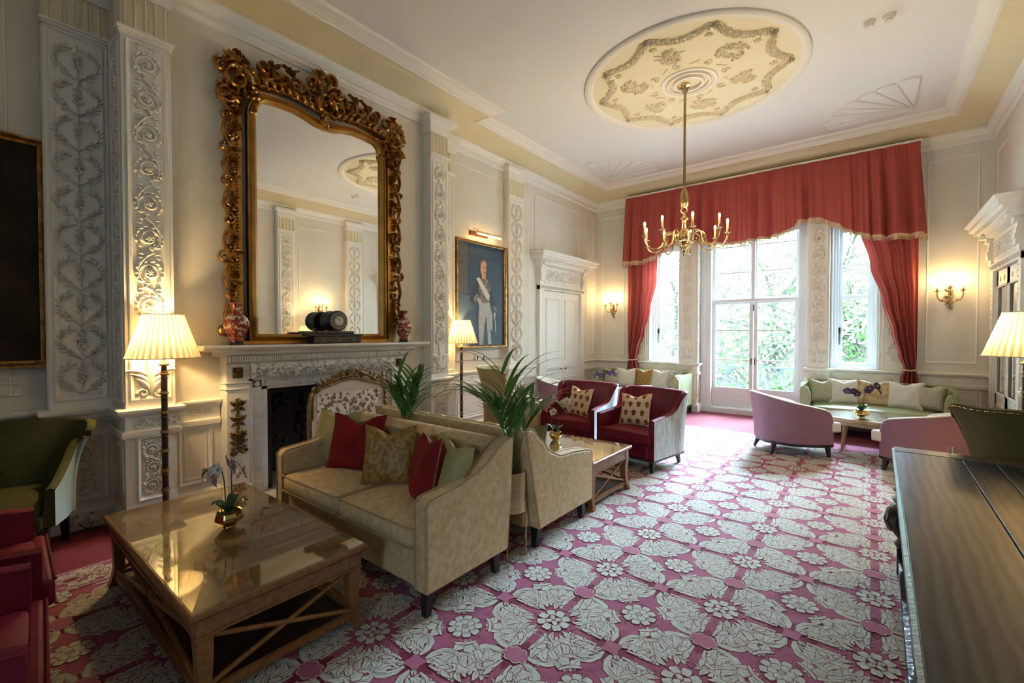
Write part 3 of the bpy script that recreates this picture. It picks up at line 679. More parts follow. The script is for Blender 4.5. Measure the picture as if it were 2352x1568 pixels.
# smoke detectors
for (x, y), L in zip(((-.05, 5.92), (.11, 5.92)), ('white smoke detector on ceiling, nearer the plaster medallion', 'white smoke detector on ceiling, nearer the right wall')):
    t = thing('smoke_detector', L, 'smoke detector', (x, y, 4.68), group=None)
    b = MB(); b.lathe([(.052,0),(.052,-.018),(.047,-.022)], n=24); b.build('base', PLASTIC, t)
    b = MB(); b.lathe([(.045,-.02),(.045,-.03),(.036,-.035),(.036,-.05),(.03,-.058),(.012,-.062)], n=24); b.build('sensor_cap', PLASTIC, t)

ROOM_DONE = set()
def shift_room():
    for o in list(COL.objects):
        if o.parent is None and o.name not in ROOM_DONE and o.name != 'floor':
            o.location.z += .07
        ROOM_DONE.add(o.name)
KF = 1.0467
def scale_furn():
    for o in list(COL.objects):
        if o.parent is None and o.name not in ROOM_DONE:
            o.location = o.location*KF; o.scale = (KF, KF, KF)
        ROOM_DONE.add(o.name)
shift_room()
# ------------------------------------------------------------------ mantelpiece
FX = -4.72; YC = 2.57
t = thing('mantelpiece', 'carved white marble fireplace surround with bronze flower mounts under the gilt mirror', 'fireplace', (0,0,0))
b = MB()
sh = [(-4.72,1.345),(-4.43,1.345),(-4.40,1.36),(-4.39,1.375),(-4.40,1.392),(-4.72,1.392)]
b.prism(sh, 'Y', 1.34, 3.83); b.prism([(-4.72,1.335),(-4.44,1.335),(-4.43,1.346),(-4.72,1.346)], 'Y', 1.38, 3.79)
b.build('mantel_shelf', MARB, t, bevel=.004)
def tprism(b, pts, y0, y1): b.prism(pts, 'Y', y0, y1)
b = MB()   # bed moulding and dentils
b.prism([(-4.72,1.285),(-4.52,1.285),(-4.47,1.31),(-4.46,1.335),(-4.72,1.335)], 'Y', 1.50, 3.66)
b.prism([(-4.72,1.225),(-4.54,1.225),(-4.52,1.24),(-4.52,1.285),(-4.72,1.285)], 'Y', 1.56, 3.60)
for k in range(82): y = 1.74+k*.0205; b.box(-4.52, -4.500, y, y+.012, 1.248, 1.280)
for y0 in (1.57, 3.45):
    for k in range(8): b.box(-4.51, -4.485, y0+k*.0205, y0+k*.0205+.012, 1.248, 1.280)
b.build('dentil_cornice', MARB, t)
b = MB(); b.box(-4.72, -4.56, 1.76, 3.38, 1.07, 1.225)
b.grid(60, 9, lambda u, v: (-4.56+.035*sin(PI*v), 1.765+u*1.61, 1.075+v*.15)); 
T = lambda x, y, w=0: Vector((-4.555+.032*sin(PI*max(0, min(1, (y-1.075)/.15)))+w, x, y))
rr = random.Random(5)
for k in range(24):
    y = 1.80+k*.066; z = 1.15+.03*(1 if k % 2 else -1)
    for q in range(5): b.leaf(T, y, z, 2*PI*q/5+rr.random(), rr.uniform(.045, .06), .020, .024, rr.uniform(-.6, .6), 0, 4)
    b.stroke(T, spiral(y+.03, 1.15, .034, rr.random()*6, 1, 1 if k % 2 else -1, 10), .006, .022)
for y in (1.87, 2.10, 2.34, 2.60, 2.83, 3.05, 3.26):
    for i, n in enumerate((4, 4, 3, 2, 1)):
        for q in range(n): b.dome(T, y+(q-(n-1)/2)*.018, 1.158-i*.017, .013, .038, 6)
b.build('carved_frieze', MARB, t)
for s in (-1, 1):
    yc = YC+s*.905+(0 if s < 0 else .0)
    b = MB(); w2_ = .095
    b.box(-4.72, -4.57, yc-w2_, yc+w2_, -.07, .98)
    for z0, z1, e in ((.98,.99,.012),(.99,1.035,.004),(1.035,1.05,.016),(1.05,1.225,.0),(-.07,.08,.018)): b.box(-4.72, -4.57+e, yc-w2_-e, yc+w2_+e, z0, z1)
    b.build('jamb', MARB, t, bevel=.003)
    T = plane_T((-4.57, yc, 0), (0,1,0), (0,0,1), (1,0,0))
    b = MB(); tbox(b, T, -.042, .042, 1.085, 1.185, 0, .006); b.flower(T, 0, 1.135, .05, .022, 8, 0, .005)
    for q in range(4): b.dome(T, .033*(1 if q % 2 else -1), 1.135+.04*(1 if q > 1 else -1), .010, .015, 6, 0, .005)
    b.build('bronze_rosette', BRONZE, t)
    b = MB()
    for z, r in ((.86, .042), (.72, .038), (.575, .043)):
        b.flower(T, 0, z, r, .035, 7); b.dome(T, 0, z, r*.6, .045, 9)
        for e in (-1, 1):
            b.leaf(T, e*.01, z-.03, PI/2-e*1.1, .075, .018, .02, e*.5); b.leaf(T, e*.01, z-.05, PI/2-e*1.9, .06, .016, .018, -e*.5)
    for e in (-1, 1):
        for q in range(4): b.leaf(T, e*.012, .50-q*.035, PI/2-e*(.5+.25*q), .09-q*.012, .018, .025, -e*.7)
        b.stroke(T, spiral(e*.045, .40, .03, 0, 1.1, e, 10), .012, .02)
    b.stroke(T, [(0,.90),(0,.6),(0,.40)], .010, .018)
    b.build('bronze_flower_drop', BRONZE, t)
b = MB()   # inner architrave
for o_, i_, x in ((.81, .765, -4.60), (.765, .68, -4.615), (.68, .62, -4.635)):
    zt = {.81:1.07, .765:1.045, .68:.985}[o_]
    for s in (-1, 1): b.box(-4.72, x, YC+s*o_, YC+s*i_, -.07, zt)
    b.box(-4.72, x, YC-o_, YC+o_, {.81:1.045, .765:.985, .68:.955}[o_], zt)
for k in range(56):
    y = 1.90+k*.0243; b.box(-4.62, -4.608, y, y+.014, .99, 1.04)
for s in (-1, 1):
    for k in range(40): b.box(-4.62, -4.608, YC+s*.69, YC+s*.76, .0+k*.0243, .014+k*.0243)
    b.flower(plane_T((-4.61, YC+s*.725, 1.015), (0,1,0), (0,0,1), (1,0,0)), 0, 0, .035, .015, 8)
b.build('architrave', MARB, t, bevel=.002)
b = MB(); b.box(-5.24, -4.16, 1.72, 3.42, -.068, -.045); b.build('hearth_slab', MARB, t, bevel=.006)
b = MB()
for s in (-1, 1):
    b.box(-5.24, -4.68, YC+s*.615, YC+s*.56, -.045, .95)
    T = plane_T((-4.68, YC+s*.58, 0), (0,1,0), (0,0,1), (1,0,0)); 
    Ti = plane_T((-4.95, YC+s*.56, 0), (1,0,0), (0,0,1), (0,-s,0)); rinceau(b, lambda x, y, w: Ti(x, y+.05, w), .8, .3, .03, seed=44)
b.box(-5.24, -4.70, 1.96, 3.18, .90, .953); b.box(-5.24, -5.20, 1.98, 3.16, -.04, .9)
T = plane_T((-5.2, YC, 0), (0,1,0), (0,0,1), (1,0,0)); arabesque(b, lambda x, y, w: T(x, y+.1, w), .75, .9, .03, seed=45)
b.build('cast_iron_fireback', BLACKI, t)
b = MB(); 
for k in range(12): b.tube([(-4.80, 2.25+k*.058, .02), (-4.80, 2.25+k*.058, .30)], .008, 6)
for z in (.05, .30): b.tube([(-4.80, 2.2, z), (-4.80, 2.95, z)], .010, 6)
for y in (2.2, 2.95): b.tube([(-4.80, y, -.045), (-4.80, y, .38)], .015, 8); b.ell((-4.80, y, .39), (.025,.025,.025))
b.build('fire_basket', BLACKI, t)

# ------------------------------------------------------------------ gilt mirror
t = thing('overmantel_mirror', 'huge arched mirror in a carved gilt rococo frame standing on the mantelpiece', 'mirror', (0,0,0))
MX = -4.66
half = [(.775,1.41),(.775,3.60),(.765,3.66),(.72,3.76),(.64,3.82),(.50,3.835),(.34,3.84),(.20,3.815),(.10,3.785),(0,3.775)]
out = [(YC-x, z) for x, z in half]+[(YC+x, z) for x, z in half[::-1][1:]]
b = MB(); b.prism([(y, z) for y, z in out], 'X', -4.70, MX); b.build('mirror_glass', MIRROR, t)
b = MB()   # inner moulding following the outline
pts = [(MX, y, z) for y, z in out]
b.sweep(pts[::-1], (1,0,0), [(0,-.03),(-.0,.03),(-.012,.036),(-.022,.020),(-.040,.034),(-.055,.045),(-.075,.02),(-.08,-.04)] if False else [(.0,-.03),(.0,.03),(.012,.036),(.022,.020),(.040,.034),(.055,.045),(.08,.02),(.085,-.04)], True)
b.build('inner_moulding', GOLDF, t)
b = MB()   # flat backing boards behind carving
for s in (-1, 1): b.prism([(YC+s*.82,1.42),(YC+s*.925,1.42),(YC+s*.93,3.55),(YC+s*.96,3.75),(YC+s*.82,3.85)], 'X', -4.715, -4.655)
b.prism([(YC-.90,3.70),(YC-.80,3.98),(YC-.5,4.00),(YC-.2,4.03),(YC,4.10),(YC+.2,4.03),(YC+.5,4.00),(YC+.80,3.98),(YC+.90,3.70),(YC+.70,3.86),(YC+.3,3.93),(YC,3.87),(YC-.3,3.93),(YC-.70,3.86)], 'X', -4.715, -4.66)
b.box(-4.71, -4.60, YC-.86, YC+.86, 1.395, 1.425)
b.build('backing', GOLDF, t)
b = MB(); TM = lambda x, y, w=0: Vector((-4.645+w, YC+x, y)); rr = random.Random(11)
def cs(x, y, r, a0, turns, d, w=.018, h=.05): b.stroke(TM, spiral(x, y, r, a0, turns, d, 20), [w*(1-.45*i/20) for i in range(21)], [h*(.6+.4*i/20) for i in range(21)])
def clus(x, y, n=5, r=.05):
    for q in range(n): b.flower(TM, x+rr.uniform(-r, r), y+rr.uniform(-r, r), rr.uniform(.022, .034), .06, 6)
for s in (-1, 1):
    # side borders
    for k, z in enumerate((1.52, 1.86, 2.20, 2.55, 2.90, 3.22, 3.50)):
        ox = .93+(.05 if k in (0, 2, 5) else .01)
        cs(s*(ox), z, .055, PI/2, 1.25, s*(1 if k % 2 else -1)); cs(s*(ox-.05), z+.10, .035, -PI/2, 1.2, -s)
        b.stroke(TM, [(s*.955, z+.04), (s*(.985), z+.14), (s*(.965), z+.24), (s*(.94), z+.32)], [.010,.016,.014,.010], .045)
        clus(s*.90, z+.18, 3, .025)
        for q in range(5): b.leaf(TM, s*.90, z+rr.uniform(0, .3), rr.uniform(0, 2*PI), rr.uniform(.06, .1), .016, .05, rr.uniform(-1.2, 1.2))
    for q in range(70): b.dome(TM, s*.868, 1.46+q*.031, .010, .035, 6)
    # top corners
    cx, cz = s*.86, 3.86
    cs(cx, cz, .14, PI if s > 0 else 0, 1.5, -s, .03, .09); cs(cx+s*.10, cz-.16, .09, 0, 1.4, s, .024, .07); cs(cx-s*.06, cz+.16, .09, 0, 1.4, s, .022, .07); cs(cx+s*.12, cz+.08, .07, 2, 1.4, -s, .02, .07)
    for q in range(26): b.leaf(TM, cx+rr.uniform(-.13, .13), cz+rr.uniform(-.24, .18), rr.uniform(0, 2*PI), rr.uniform(.08, .16), .022, .07, rr.uniform(-1.5, 1.5))
    for q in range(5): b.leaf(TM, cx+s*.03, cz+.12, PI/2+(q-2)*.35, .13, .022, .08, 0)
    clus(cx, cz-.28, 5, .05); clus(cx+s*.02, cz+.24, 3, .03)
    b.stroke(TM, spiral(cx-s*.23, cz+.22, .06, -PI/2, 1.1, s, 14), .014, .06)
    b.stroke(TM, [(cx-s*.20, cz+.16), (cx-s*.26, cz+.10), (cx-s*.36, cz+.10), (cx-s*.44, cz+.14)], [.016]*4, .05)
    # band of leaves following the arch
    for q in range(9):
        u = q/8; x = s*(.74-.62*u); z = 3.885-.02*u+.035*sin(PI*u)
        b.leaf(TM, x, z-.02, PI/2-s*.5, .13, .03, .07, -s*.7); b.stroke(TM, [(x, z-.02), (x-s*.05, z+.0), (x-s*.085, z-.02)], [.014,.02,.010], .05)
    for q in range(16): b.leaf(TM, s*rr.uniform(.1, .72), rr.uniform(3.95, 4.08), rr.uniform(0, 2*PI), rr.uniform(.07, .13), .018, .06, rr.uniform(-1.5, 1.5))
    for x, z, r, d in ((.60,4.03,.07,1),(.44,4.03,.06,-1),(.30,4.05,.09,1),(.16,3.96,.08,-1)): cs(s*x, z, r, rr.random()*6, 1.4, s*d, .018, .065)
    clus(s*.53, 4.11, 4, .035); clus(s*.36, 4.14, 3, .03)
    b.stroke(TM, [(s*.52, 4.12), (s*.44, 4.18), (s*.36, 4.15), (s*.28, 4.19)], .010, .05)
    b.stroke(TM, spiral(s*.06, 4.24, .08, -PI/2, 1.1, s, 16), [.022]*17, .07)
    cs(s*.14, 4.13, .07, 0, 1.3, -s, .02, .08)
    for q in range(8): b.leaf(TM, s*.03, 3.80+q*.05, PI/2-s*(.4+.2*(q % 3)), .12, .024, .08, s*.9)
    # shoulder hook
    b.stroke(TM, spiral(s*.735, 3.62, .045, PI/2, 1.1, s, 12), .016, .045)
cs(0, 3.94, .13, 0, 1.7, 1, .026, .10); b.leaf(TM, 0, 3.72, PI/2, .16, .05, .09)
for q in range(7): b.leaf(TM, 0, 3.80, -PI/2+(q-3)*.33, .10, .024, .07)
b.build('carved_ornament', GOLD, t)

# ------------------------------------------------------------------ things on the mantel
def vase(x, y, label):
    t = thing('porcelain_vase', label, 'vase', (x, y, 1.393), group='red and white porcelain vases on the mantelpiece')
    b = MB(); b.lathe([(.055,0),(.06,.005),(.06,.012),(.05,.016),(.055,.028),(.055,.034)], n=20)
    for k in range(6): a = 2*PI*k/6; b.ell((.05*cos(a), .05*sin(a), .006), (.012,.012,.008), 8, 5)
    b.build('wooden_stand', BLACKW, t)
    b = MB(); b.lathe([(.045,.034),(.050,.05),(.052,.06),(.085,.12),(.103,.17),(.105,.20),(.09,.245),(.05,.275),(.038,.295),(.036,.33),(.042,.36),(.052,.375),(.054,.383),(.04,.383),(.032,.36)], n=32); 
    for z, r in ((.045,.051),(.062,.056),(.268,.063),(.282,.046),(.372,.053)): b.lathe([(r-.002,z-.006),(r+.001,z-.004),(r+.001,z+.004),(r-.002,z+.006)], n=32, mi=1)
    b.build('vase_body', [VASER, VASEB], t, sharp=60); return t
vase(-4.50, 1.632, 'red and white vase on the mantelpiece, left of the mirror'); vase(-4.50, 3.50, 'red and white vase on the mantelpiece, right of the mirror')
t = thing('mantel_clock', 'black drum shaped mantel clock on a slate base in front of the mirror', 'clock', (-4.50, 2.59, 1.393))
b = MB(); b.prism([(-.27,0),(.27,0),(.27,.07),(.25,.075),(-.25,.075),(-.27,.07)], 'X', -.075, .075); b.box(-.065,.065,-.33,.30,.075,.10); b.box(-.05,.05,-.22,.2,.10,.13)
for y in (-.30, -.26): b.ell((0,y,.10), (.05,.06,.02))
b.build('stepped_base', CLOCKB, t, bevel=.006)
for y, r, L in ((-.01,.108,'right'),):
    b = MB(); b.lathe([(r*.9,-.10),(r,-.09),(r,-.05),(r*.95,-.045),(r*.95,.045),(r,.05),(r,.09),(r*.93,.10),(.01,.10)], (0, y, .13+r), 32, axis='X'); 
    c = b.build('drum_case', CLOCKB, t)
    b = MB(); b.lathe([(r*.86,.10),(r*.86,.106),(.001,.106)], (0, y, .13+r), 32, axis='X'); d = b.build('dial', DIAL, c)
    if L == 'right':
        b = MB(); b.lathe([(r*.45,.106),(r*.45,.109),(.001,.109)], (0, y, .13+r), 24, axis='X'); T = plane_T((.107, y, .13+r), (0,1,0), (0,0,1), (1,0,0))
        for k in range(12): a = PI*k/6; b.stroke(T, [(r*.66*cos(a), r*.66*sin(a)), (r*.78*cos(a), r*.78*sin(a))], .003, .001)
        b.build('chapter_ring', DIALW, d); b = MB(); b.stroke(T, [(0,0),(-.03,.03)], .003, .005); b.stroke(T, [(0,0),(.005,.06)], .002, .005); b.stroke(T, [(-.025,-.025),(.02,-.03)], .003, .004); b.build('clock_hand', CLOCKB, d)
    else:
        b = MB(); b.box(.106,.112,y-.03,y+.03,.13+r-.05,.13+r+.05); b.build('escapement', BRASSD, d)
for y in (-.16, .02, .18): b = MB(); b.box(.074,.077,y-.008,y+.008,.025,.045); b.build('green_inlay', MALA, t)

# ------------------------------------------------------------------ pictures
def framed(name, label, X, y0, y1, z0, z1, fw, gold, canvas, paint, cat='painting'):
    t = thing(name, label, cat, (0,0,0)); b = MB()
    P = [(X, y0, z0), (X, y1, z0), (X, y1, z1), (X, y0, z1)]
    b.sweep(P, (1,0,0), [(0,-.03),(0,.02),(-.01,.03),(-.03,.025),(-.04,.04),(-fw+.02,.045),(-fw,.03),(-fw,-.03)] if False else [(0,-.04),(0,.03),(.008,.045),(.02,.045),(.03,.03),(fw-.02,.02),(fw,.008),(fw,-.04)], True)
    b.build('picture_frame', gold, t)
    b = MB(); b.box(X-.03, X, y0+fw*.8, y1-fw*.8, z0+fw*.8, z1-fw*.8); ms = [canvas]
    if paint: paint(b, ms, X)
    b.build('canvas', ms, t)
    return t
def portrait(b, ms, X):
    Y0, Y1, Z0, Z1 = 4.84, 5.97, 1.31, 2.93
    T = lambda u, v, w=0: Vector((X+.0012+w, Y0+(Y1-Y0)*u, Z1-(Z1-Z0)*v))
    def pt(name, m, pts, w):
        if m not in ms: ms.append(m)
        poly(b, T, pts, w*.0006, ms.index(m))
    # u across (0 left), v down
    pt('painted_column', PCOL, [(0,0),(.20,.0),(.20,.50),(0,.50)], 1)
    pt('painted_balustrade', PBAL, [(0,.50),(.36,.53),(.36,1),(0,1)], 2)
    pt('painted_coat', PDARK, [(.40,.34),(.33,.42),(.24,.55),(.30,.60),(.40,.56),(.46,.62),(.64,.62),(.66,.52),(.70,.66),(.78,.68),(.76,.56),(.68,.40),(.60,.34)], 3)
    pt('painted_breeches', PWHT, [(.44,.58),(.66,.57),(.72,.70),(.72,.84),(.68,.86),(.70,.99),(.62,1),(.61,.86),(.58,.70),(.54,.84),(.52,1),(.44,1),(.42,.84),(.42,.70)], 4)
    pt('painted_braid', PGREY, [(.42,.36),(.50,.33),(.62,.34),(.68,.40),(.66,.56),(.60,.58),(.48,.58),(.44,.50)], 5)
    pt('painted_cuff', PGREY, [(.32,.53),(.40,.49),(.44,.53),(.38,.57),(.32,.57)], 5); pt('painted_cuff', PGREY, [(.72,.60),(.82,.61),(.81,.67),(.74,.66)], 5)
    pt('painted_sash', PSASH, [(.37,.34),(.44,.33),(.66,.50),(.64,.55),(.58,.53)], 6)
    pt('painted_hand', PWHT, [(.38,.54),(.44,.53),(.50,.58),(.50,.66),(.44,.62)], 7); pt('painted_hand', PWHT, [(.74,.67),(.80,.67),(.78,.74),(.74,.73)], 7)
    hd = [(.52+.075*cos(a)*(1 if sin(a) < 0 else .85), .23+.085*sin(a)) for a in [2*PI*i/18 for i in range(18)]]
    pt('painted_head', PSKIN, hd, 8); pt('painted_neck', PSKIN, [(.48,.28),(.58,.28),(.57,.34),(.49,.34)], 7)
    pt('painted_hair', PCOL, [(.44,.22),(.45,.17),(.50,.145),(.56,.15),(.53,.165),(.47,.19),(.46,.25)], 9)
    pt('painted_eyes', PDARK, [(.515,.225),(.545,.222),(.545,.230),(.515,.232)], 9); pt('painted_eyes', PDARK, [(.56,.222),(.58,.222),(.58,.230),(.56,.230)], 9)
    pt('painted_moustache', PCOL, [(.53,.268),(.57,.265),(.57,.274),(.53,.277)], 9)
    pt('painted_sword', PSASH, [(.77,.74),(.785,.74),(.80,.87),(.785,.87)], 6)
framed('portrait_painting', 'full length painted portrait of a bald man in uniform with white sash', -4.93, 4.80, 5.99, 1.27, 2.96, .036, GOLD, PBLUE, portrait)
framed('dark_painting', 'large dark oil painting in thin gilt frame at the left edge', -5.02, -1.6, .50, 1.235, 2.985, .055, GOLD, PAINTD, None)
t = thing('picture_light', 'brass picture light mounted on wall above the portrait', 'picture light', (-4.99, 5.40, 3.06))
b = MB(); b.box(0,.03,-.22,.18,.0,.07); b.build('wall_plate', mat('copper_plate', (.45,.16,.06), .25, .9), t, bevel=.004)
for y in (-.2, .30): b = MB(); b.tube([(.02,min(y,.15),.04),(.08,y,.09),(.15,y,.07),(.17,y,.03)], .006, 6); b.build('bracket_arm', BRASS, t)
b = MB(); b.tube([(.17,-.24,.02),(.17,.36,.02)], .020, 14); b.build('lamp_tube', BRASS, t)
b = MB(); b.tube([(.165,-.22,.001),(.165,.34,.001)], .010, 8); b.build('lamp_strip', BULB, t)
t = thing('name_plaque', 'small oval cream plaque on wall under the portrait', 'plaque', (-4.99, 5.42, 1.10))
b = MB(); b.box(0,.012,-.09,.09,-.035,.035); b.lathe([(.035,0),(.035,.012)], (0,-.09,0), 16, axis='X'); b.lathe([(.035,0),(.035,.012)], (0,.09,0), 16, axis='X'); b.build('plaque_plate', PLAS, t)
b = MB(); 
for k in range(4): b.box(.012,.0125,-.07,.07,.018-k*.014,.021-k*.014)
b.build('engraved_text', BRASSD, t)

# ------------------------------------------------------------------ wall sconces and chandelier
def bulb(par, x, y, z, r=.012): 
    b = MB(); b.ell((x, y, z+.022), (r, r, .030), 10, 8); return b.build('bulb', BULB, par)
def sconce(loc, rz, label):
    t = thing('wall_sconce', label, 'sconce', loc, rz, group='three light gilt wall sconces')    # local -Y out of wall
    b = MB(); T = plane_T((0,-.012,0), (1,0,0), (0,0,1), (0,-1,0))
    b.stroke(T, [(-.01,.13),(.02,.07),(-.015,0),(.015,-.08),(0,-.16)], [.012,.026,.024,.018,.004], .022)
    for k, (x, y, a) in enumerate(((0,.1,2.4),(0,.08,.6),(0,.02,2.7),(0,0,.3),(0,-.06,3.6),(0,-.06,-.4),(0,.12,1.5),(0,-.12,-1.2),(0,.05,1.2))): b.leaf(T, x, y, a, .07, .014, .022, .8)
    b.build('backplate', BRASSD, t)
    for x, yy, zz in ((-.14,-.10,.11),(0,-.15,.15),(.14,-.10,.11)):
        b = MB(); b.tube([(0,-.02,-.02),(x*.35,yy*.45,-.05),(x*.8,yy*.85,-.03),(x,yy,.02),(x,yy,zz-.02)], [.009,.009,.008,.007,.007], 8)
        b.stroke(plane_T((x*.6,yy*.6,-.045),(1,0,0),(0,0,1),(0,-1,0)), spiral(0,0,.03,0,1,1,10), .006,.01); a = b.build('arm', BRASSD, t)
        b = MB(); b.lathe([(.008,zz-.02),(.034,zz-.008),(.036,zz-.004),(.014,zz),(.013,zz+.02),(.010,zz+.03)], (x,yy,0), 16); b.build('drip_pan', BRASSD, a)
        b = MB(); b.lathe([(.011,zz+.03),(.011,zz+.095),(.005,zz+.098)], (x,yy,0), 12); b.build('candle_tube', CANDLE, a)
        bulb(a, x, yy, zz+.095, .014)
    M = Matrix.Rotation(rz, 4, 'Z')
    for x in (-.12, .12): 
        p = M @ Vector((x, -.16, .26)); light('sconce_light', 'POINT', Vector(loc)+p, SCE, (1,.70,.32), .04)
SCE, CHE = 1.7, 7
sconce((-4.565, 9.40, 2.02), 0, 'gilt three light sconce left of the red curtains')
sconce((.915, 9.40, 2.03), 0, 'gilt three light sconce right of the red curtains')
sconce((1.37, 5.74, 2.03), -PI/2, 'gilt three light sconce seen reflected in the mantel mirror')

t = thing('chandelier', 'brass nine arm chandelier hanging on a long rod from the ceiling rose', 'chandelier', (-1.895, 5.93, 0))
b = MB(); b.lathe([(.065,4.675),(.065,4.655),(.05,4.65),(.012,4.645),(.010,4.61)], n=24); b.build('ceiling_rose', BRASS, t)
b = MB(); b.tube([(0,0,4.60),(0,0,3.36)], .016, 10); b.tube([(.03*cos(a),0,4.60+.03*sin(a)) for a in [i*PI/6 for i in range(13)]], .006, 6); b.build('rod', BRASSD, t)
b = MB(); b.lathe([(.018,3.38),(.02,3.35),(.03,3.33),(.042,3.29),(.048,3.20),(.046,3.14),(.035,3.12)], n=40, flute=10, fl=.3); b.build('tassel_cap', BRASS, t)
b = MB(); b.tube([(.038*cos(a),0,3.085+.04*sin(a)) for a in [i*PI/8 for i in range(17)]], .008, 8); b.tube([(0,.026*cos(a),3.035+.026*sin(a)) for a in [i*PI/8 for i in range(17)]], .007, 8); b.build('hanging_ring', BRASS, t)
b = MB(); b.lathe([(.012,3.02),(.02,3.0),(.045,2.98),(.05,2.965),(.03,2.955),(.022,2.93),(.028,2.91),(.034,2.88),(.035,2.85),(.05,2.81),(.09,2.785),(.115,2.765),(.12,2.74),(.115,2.71),(.085,2.68),(.05,2.665),(.03,2.66),(.035,2.65),(.052,2.63),(.056,2.61),(.045,2.58),(.025,2.57),(.02,2.555),(.027,2.55),(.022,2.535),(.010,2.525),(.012,2.51),(.004,2.495)], n=36); b.build('baluster_body', BRASS, t)
for k in range(9):
    a = 2*PI*k/9+PI+.62+.05; ca, sa = cos(a), sin(a)
    P = lambda r, z: (r*ca, r*sa, z)
    b = MB(); b.tube([P(.09,2.73),P(.12,2.77),P(.17,2.80),P(.22,2.79),P(.255,2.74),P(.262,2.68),P(.29,2.62),P(.35,2.585),P(.42,2.585),P(.47,2.62),P(.50,2.68),P(.507,2.72)], [.010]*12, 8)
    b.tube([P(.20,2.74),P(.22,2.71),P(.25,2.72),P(.255,2.75),P(.235,2.765)], .006, 6)
    b.ell(P(.24,2.765), (.014,.014,.014), 8, 6); ar = b.build('arm', BRASS, t)
    b = MB(); b.lathe([(.010,2.715),(.018,2.725),(.010,2.735),(.012,2.745),(.038,2.757),(.042,2.762),(.015,2.764),(.014,2.78),(.013,2.80)], (P(.507,0)[0],P(.507,0)[1],0), 18); b.build('drip_pan', BRASS, ar)
    b = MB(); b.lathe([(.012,2.80),(.012,2.88),(.006,2.885)], (P(.507,0)[0],P(.507,0)[1],0), 12); b.build('candle_tube', CANDLE, ar)
    bulb(ar, P(.507,0)[0], P(.507,0)[1], 2.88, .014)
    if k % 3 == 0: light('chandelier_light', 'POINT', (-1.895+.507*ca, 5.93+.507*sa, 3.08), CHE, (1,.72,.38), .08)
# ------------------------------------------------------------------ curtains
BOT = [(-4.12,2.99),(-3.79,2.994),(-3.5,3.075),(-3.3,3.16),(-3.12,3.25),(-2.85,3.30),(-2.6,3.24),(-2.41,3.197),(-2.07,3.155),(-1.71,3.175),(-1.485,3.178),(-1.27,3.195),(-1.08,3.277),(-1.03,3.40),(-.75,3.41),(-.6,3.33),(-.458,3.247),(-.41,3.182),(-.156,3.047),(.086,2.973),(.6,2.986)]
def bot(x):
    if x <= BOT[0][0]: return BOT[0][1]
    for (a, c), (d, e) in zip(BOT, BOT[1:]):
        if x <= d: return c+(e-c)*(x-a)/(d-a)
    return BOT[-1][1]
def pleat(x, seed):
    a = x*10.5+seed+1.1*sin(x*3.1)+.6*sin(x*7.7)
    return .9-2.0*abs(sin(a))**.55*(.65+.35*sin(x*4.3+seed))+.22*sin(x*41+2*sin(x*7+seed))
t = thing('curtain_pelmet', 'gathered red curtain pelmet with scalloped fringed hem across the tall windows', 'pelmet', (0,0,0))
X0, X1 = -4.14, .545; NU = 520
def pel(u, v):
    # side returns wrap to the wall
    L = X1-X0; s = u*(L+.44)-.22
    if s < 0: x, y, rx = X0, 9.12-s*1.1, 0
    elif s > L: x, y, rx = X1, 9.12+(s-L)*1.1, 0
    else: x, y, rx = X0+s, 9.12, 1
    zb = bot(X0+max(0, min(L, s))); z = 4.38+(zb-4.38)*v
    d = pleat(X0+s, 1)*(.014+.095*v**.8)+.010*sin(s*150)*max(0, 1-v*7)
    fl = -.05*v
    if s > L: return (x+.055*v+d*.8+0*fl, y, z)
    if s < 0: return (x-.03*v+d*.5, y, z)
    return (x+(s/L)*.055*v-(1-s/L)*.0*v, y+fl+d, z)
b = MB(); b.grid(NU, 26, pel); o = b.build('pelmet_cloth', CURT, t, sharp=180)
b = MB(); b.grid(NU, 4, lambda u, v: tuple(Vector(pel(u, 1))+Vector((0, -.006, -.012+.045*v-.0))), 0); b.build('braid_trim', FRING, t, sharp=180)
b = MB(); rr = random.Random(3)
for i in range(760):
    u = (i+.5)/760; p = Vector(pel(u, 1)); q = Vector(pel(min(1, u+.0006), 1)); e = (q-p).normalized()*.0034
    l = .062+rr.uniform(-.004, .004); dx = rr.uniform(-.004, .004); n_ = Vector((0, -.006, 0))
    b.add([p-e+n_, p+e+n_, p+e+n_+Vector((dx, -.003, -l)), p-e+n_+Vector((dx, -.003, -l))], [(0,1,2,3)])
fo_ = b.build('fringe', FRING, t); fo_['kind'] = 'stuff'
b = MB(); b.box(X0+.0, X1+.02, 9.14, 9.398, 4.38, 4.42); b.build('pelmet_board', PLAS, t)
